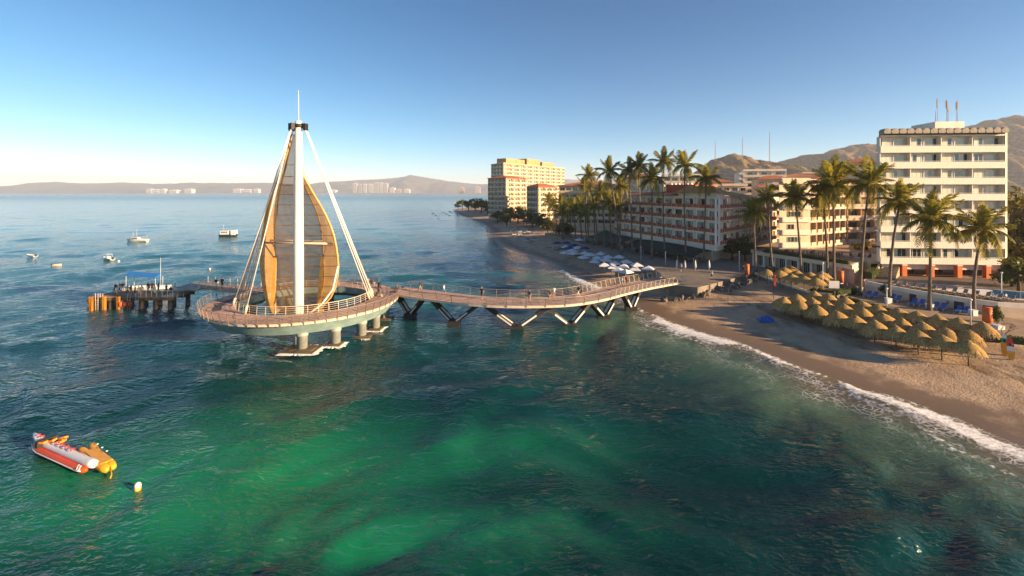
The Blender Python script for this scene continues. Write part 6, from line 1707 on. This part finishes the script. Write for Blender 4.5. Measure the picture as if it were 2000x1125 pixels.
for (x, ly, ps, rz, t_, b_, lab) in ((250, -1.6, 'sit', 160, GRY, BLK, 'person in grey at the far tip of the boat landing'), (325, .5, 'stand', 190, BLK, NVY, 'person in black behind the yellow skiff'), (375, -1.8, 'stand', 10, WHT, CRM, 'person in a white shirt among the orange fender posts'), (470, 1.4, 'stand', 120, NVY, BLK, 'person in navy on the back edge of the boat landing'), (540, 1.6, 'stand', 60, BLK, GRY, 'person in black and grey on the back edge of the boat landing'),
        (600, -1.2, 'stand', 30, TAN, BLK, 'person in a tan shirt by the blue canopy'), (640, -.9, 'walk', 90, NVY, TAN, 'person in navy walking past the blue canopy'), (690, -1.4, 'stand', -40, BLK, BLK, 'person in black before the blue canopy'), (735, -1.5, 'stand', 20, CRM, CRM, 'person all in cream before the blue canopy'), (768, -1.0, 'stand', 200, CRM, TAN, 'person in cream and tan before the blue canopy'),
        (845, .9, 'stand', 0, BLK, BLU, 'person in a black shirt and blue trousers near the mast of the tour boat'), (890, 1.0, 'stand', 45, RED, TAN, 'person in dark red near the mast of the tour boat'), (920, -.9, 'stand', -20, WHT, WHT, 'person all in white near the mast of the tour boat'), (965, 1.1, 'stand', 100, NVY, NVY, 'person all in navy near the mast of the tour boat'), (1060, -.6, 'walk', -100, RED, BLU, 'person in a bright red shirt and blue shorts on the boat landing'), (1112, .8, 'sit', 10, BLK, GRY, 'person in black sitting near the steps of the boat landing'),
        (1165, .4, 'stand', 190, CRM, TAN, 'person in cream near the steps of the boat landing')):
    px = 150 + .165 * max(x, 440 + 0.3 * (x - 250) if x < 480 else x); Yp = 80 + ly; person(((px - 1000) / FPX * Yp, Yp, 2.345), R(rz), ps, t_, b_, lab, G3)
for (px, py, z, ps, t_, b_, lab) in ((1390, 545, 2.75, 'stand', WHT, BLK, 'person in white on the promenade by the boulders'), (1452, 535, 2.75, 'walk', BLK, GRY, 'person in black passing the orange drum on the promenade'), (1330, 530, 2.75, 'walk', CRM, NVY, 'person in cream walking along the tents'), (1545, 560, 2.6, 'stand', WHT, BLU, 'waiter in white among the dining tables'), (1520, 552, 2.6, 'stand', BLU, TAN, 'person in blue among the dining tables'), (1590, 562, 2.6, 'stand', WHT, TAN, 'person in white and tan among the dining tables')):
    person(on_deck(px, py, z), R(rng.uniform(0, 360)), ps, t_, b_, lab, 'people along the promenade')

# white cable reels and stools along the promenade edge
for k, px in enumerate((1322, 1338, 1358, 1385)):
    p = at(px, 528, 2.8); o = empty('folded_umbrella', (p.x, p.y, 2.75), 0, 'closed white umbrella standing on the promenade', 'umbrella', 'closed umbrellas on the promenade')
    MB().lathe([(.05, .6), (.24, .7), (.20, 1.5), (.06, 2.3), (.02, 2.35)], 10).build('canopy', M_ucl, o); MB().tube([(0, 0, 0), (0, 0, .62)], .035, 6).build('pole', M_frame, o)
for px, py, h, lab in ((1511, 586, 4.5, 'red beach flag on a dark pole before the sea wall'), (1422, 594, 3.4, 'bare dark pole standing in the sand by the landing')):
    p = on_ground(px, py); o = empty('flag_pole', p, 0, lab, 'flag pole'); MB().tube([(0, 0, -.2), (0, 0, h)], .04, 6).build('shaft', M_dark, o)
    if h > 4: MB().quad((0.04, 0, h - .1), (.45, .08, h - .25), (.40, .05, h - 2.2), (0.04, 0, h - 2.0)).build('flag', C_r, o)
o = empty('toy_tricycle', on_ground(1548, 588), 0, 'small black cooler box against the foot of the sea wall', 'cooler'); o.name = 'cooler_box'
MB().box(-.4, -.3, 0, .4, .3, .45).build('body', M_dark, o); MB().box(-.42, -.32, .452, .42, .32, .55).build('lid', M_dark, o)

# ------------------------------------------------------------------ far city across the bay and radio towers on the hill
M_far = [mat('far_wall_%d' % k, c, 0.8, .08, .02) for k, c in enumerate(((.60, .57, .53), (.50, .46, .42), (.66, .64, .62), (.55, .36, .26)))]
def far_tower(px0, px1, py, Y, k, label, group, storey=12):
    x0 = (px0 - 1000) / FPX * Y; x1 = (px1 - 1000) / FPX * Y; zt = H + (HOR - py) * Y / FPX; w = x1 - x0
    o = empty('far_building', ((x0 + x1) / 2, Y, 2), 0, label, 'building', group)
    MB().box(-w / 2, 0, -3, w / 2, w * .8, zt - 2).build('wall', M_far[k], o)
    n = max(1, int((zt - 8) / storey))
    for j in range(n):
        z = 6 + j * (zt - 8) / n; boxpart('window_band', o, -w * .44, -1.2, z, w * .44, -.3, z + (zt - 8) / n * .45, G_dark)
    MB().box(-w * .2, w * .2, zt - 1.99, w * .2, w * .6, zt + 4).build('roof_house', M_far[k], o)
for a, b_, c, k in ((689, 697, 358, 1), (700, 707, 361, 1), (709, 716, 360, 0), (720, 729, 360, 0), (731, 740, 357, 1), (741, 747, 357, 0), (749, 757, 358, 1), (761, 771, 367, 2), (790, 800, 370, 2), (774, 783, 370, 3)):
    far_tower(a, b_, c, 6150, k, 'hazy high-rise in the far cluster across the bay', 'far towers across the bay')
for a, b_, c in ((285, 296, 369), (299, 310, 370), (313, 322, 369), (330, 345, 371), (360, 374, 369), (455, 470, 369), (474, 490, 370), (495, 505, 369), (640, 655, 371)):
    far_tower(a, b_, c, 7200, 2, 'low white resort block on the far shore', 'low white blocks on the far shore', 20)
far_tower(897, 906, 366, 5300, 3, 'orange tower standing alone on the shore beyond the bay point', None); far_tower(928, 938, 365, 5200, 1, 'grey tower on the shore beyond the bay point', None)
M_mast = mat('mast_paint', (.45, .28, .25), .6, .1, 1)
for px, y0, y1, Y in ((1397, 314, 275, 1330), (1450, 301, 268, 1340), (1503, 320, 258, 1330)):
    p = atY(px, y0, Y); h = (y0 - y1) * Y / FPX
    o = empty('radio_tower', (p.x, p.y, p.z - 4), 0, ('radio mast on the shoulder of the rounded hill', 'radio mast on the top of the rounded hill', 'tallest radio mast on the slope of the rounded hill')[(1397, 1450, 1503).index(px)], 'radio tower')
    mb = MB(); w = 1.6
    for s in range(3):
        a = s * 2.094; mb.tube([(w * math.cos(a), w * math.sin(a), 0), (.25 * math.cos(a), .25 * math.sin(a), h + 4)], .30, 5)
    mb.build('legs', M_mast, o)
    for j in range(8):
        z = (h + 4) * j / 8; rr0 = w * (1 - j / 8) + .3; mb2 = MB()
        for s in range(3):
            a = s * 2.094; a2 = a + 2.094; mb2.tube([(rr0 * math.cos(a), rr0 * math.sin(a), z), (rr0 * .9 * math.cos(a2), rr0 * .9 * math.sin(a2), z + (h + 4) / 8)], .12, 4)
        mb2.build('brace', M_mast, o)
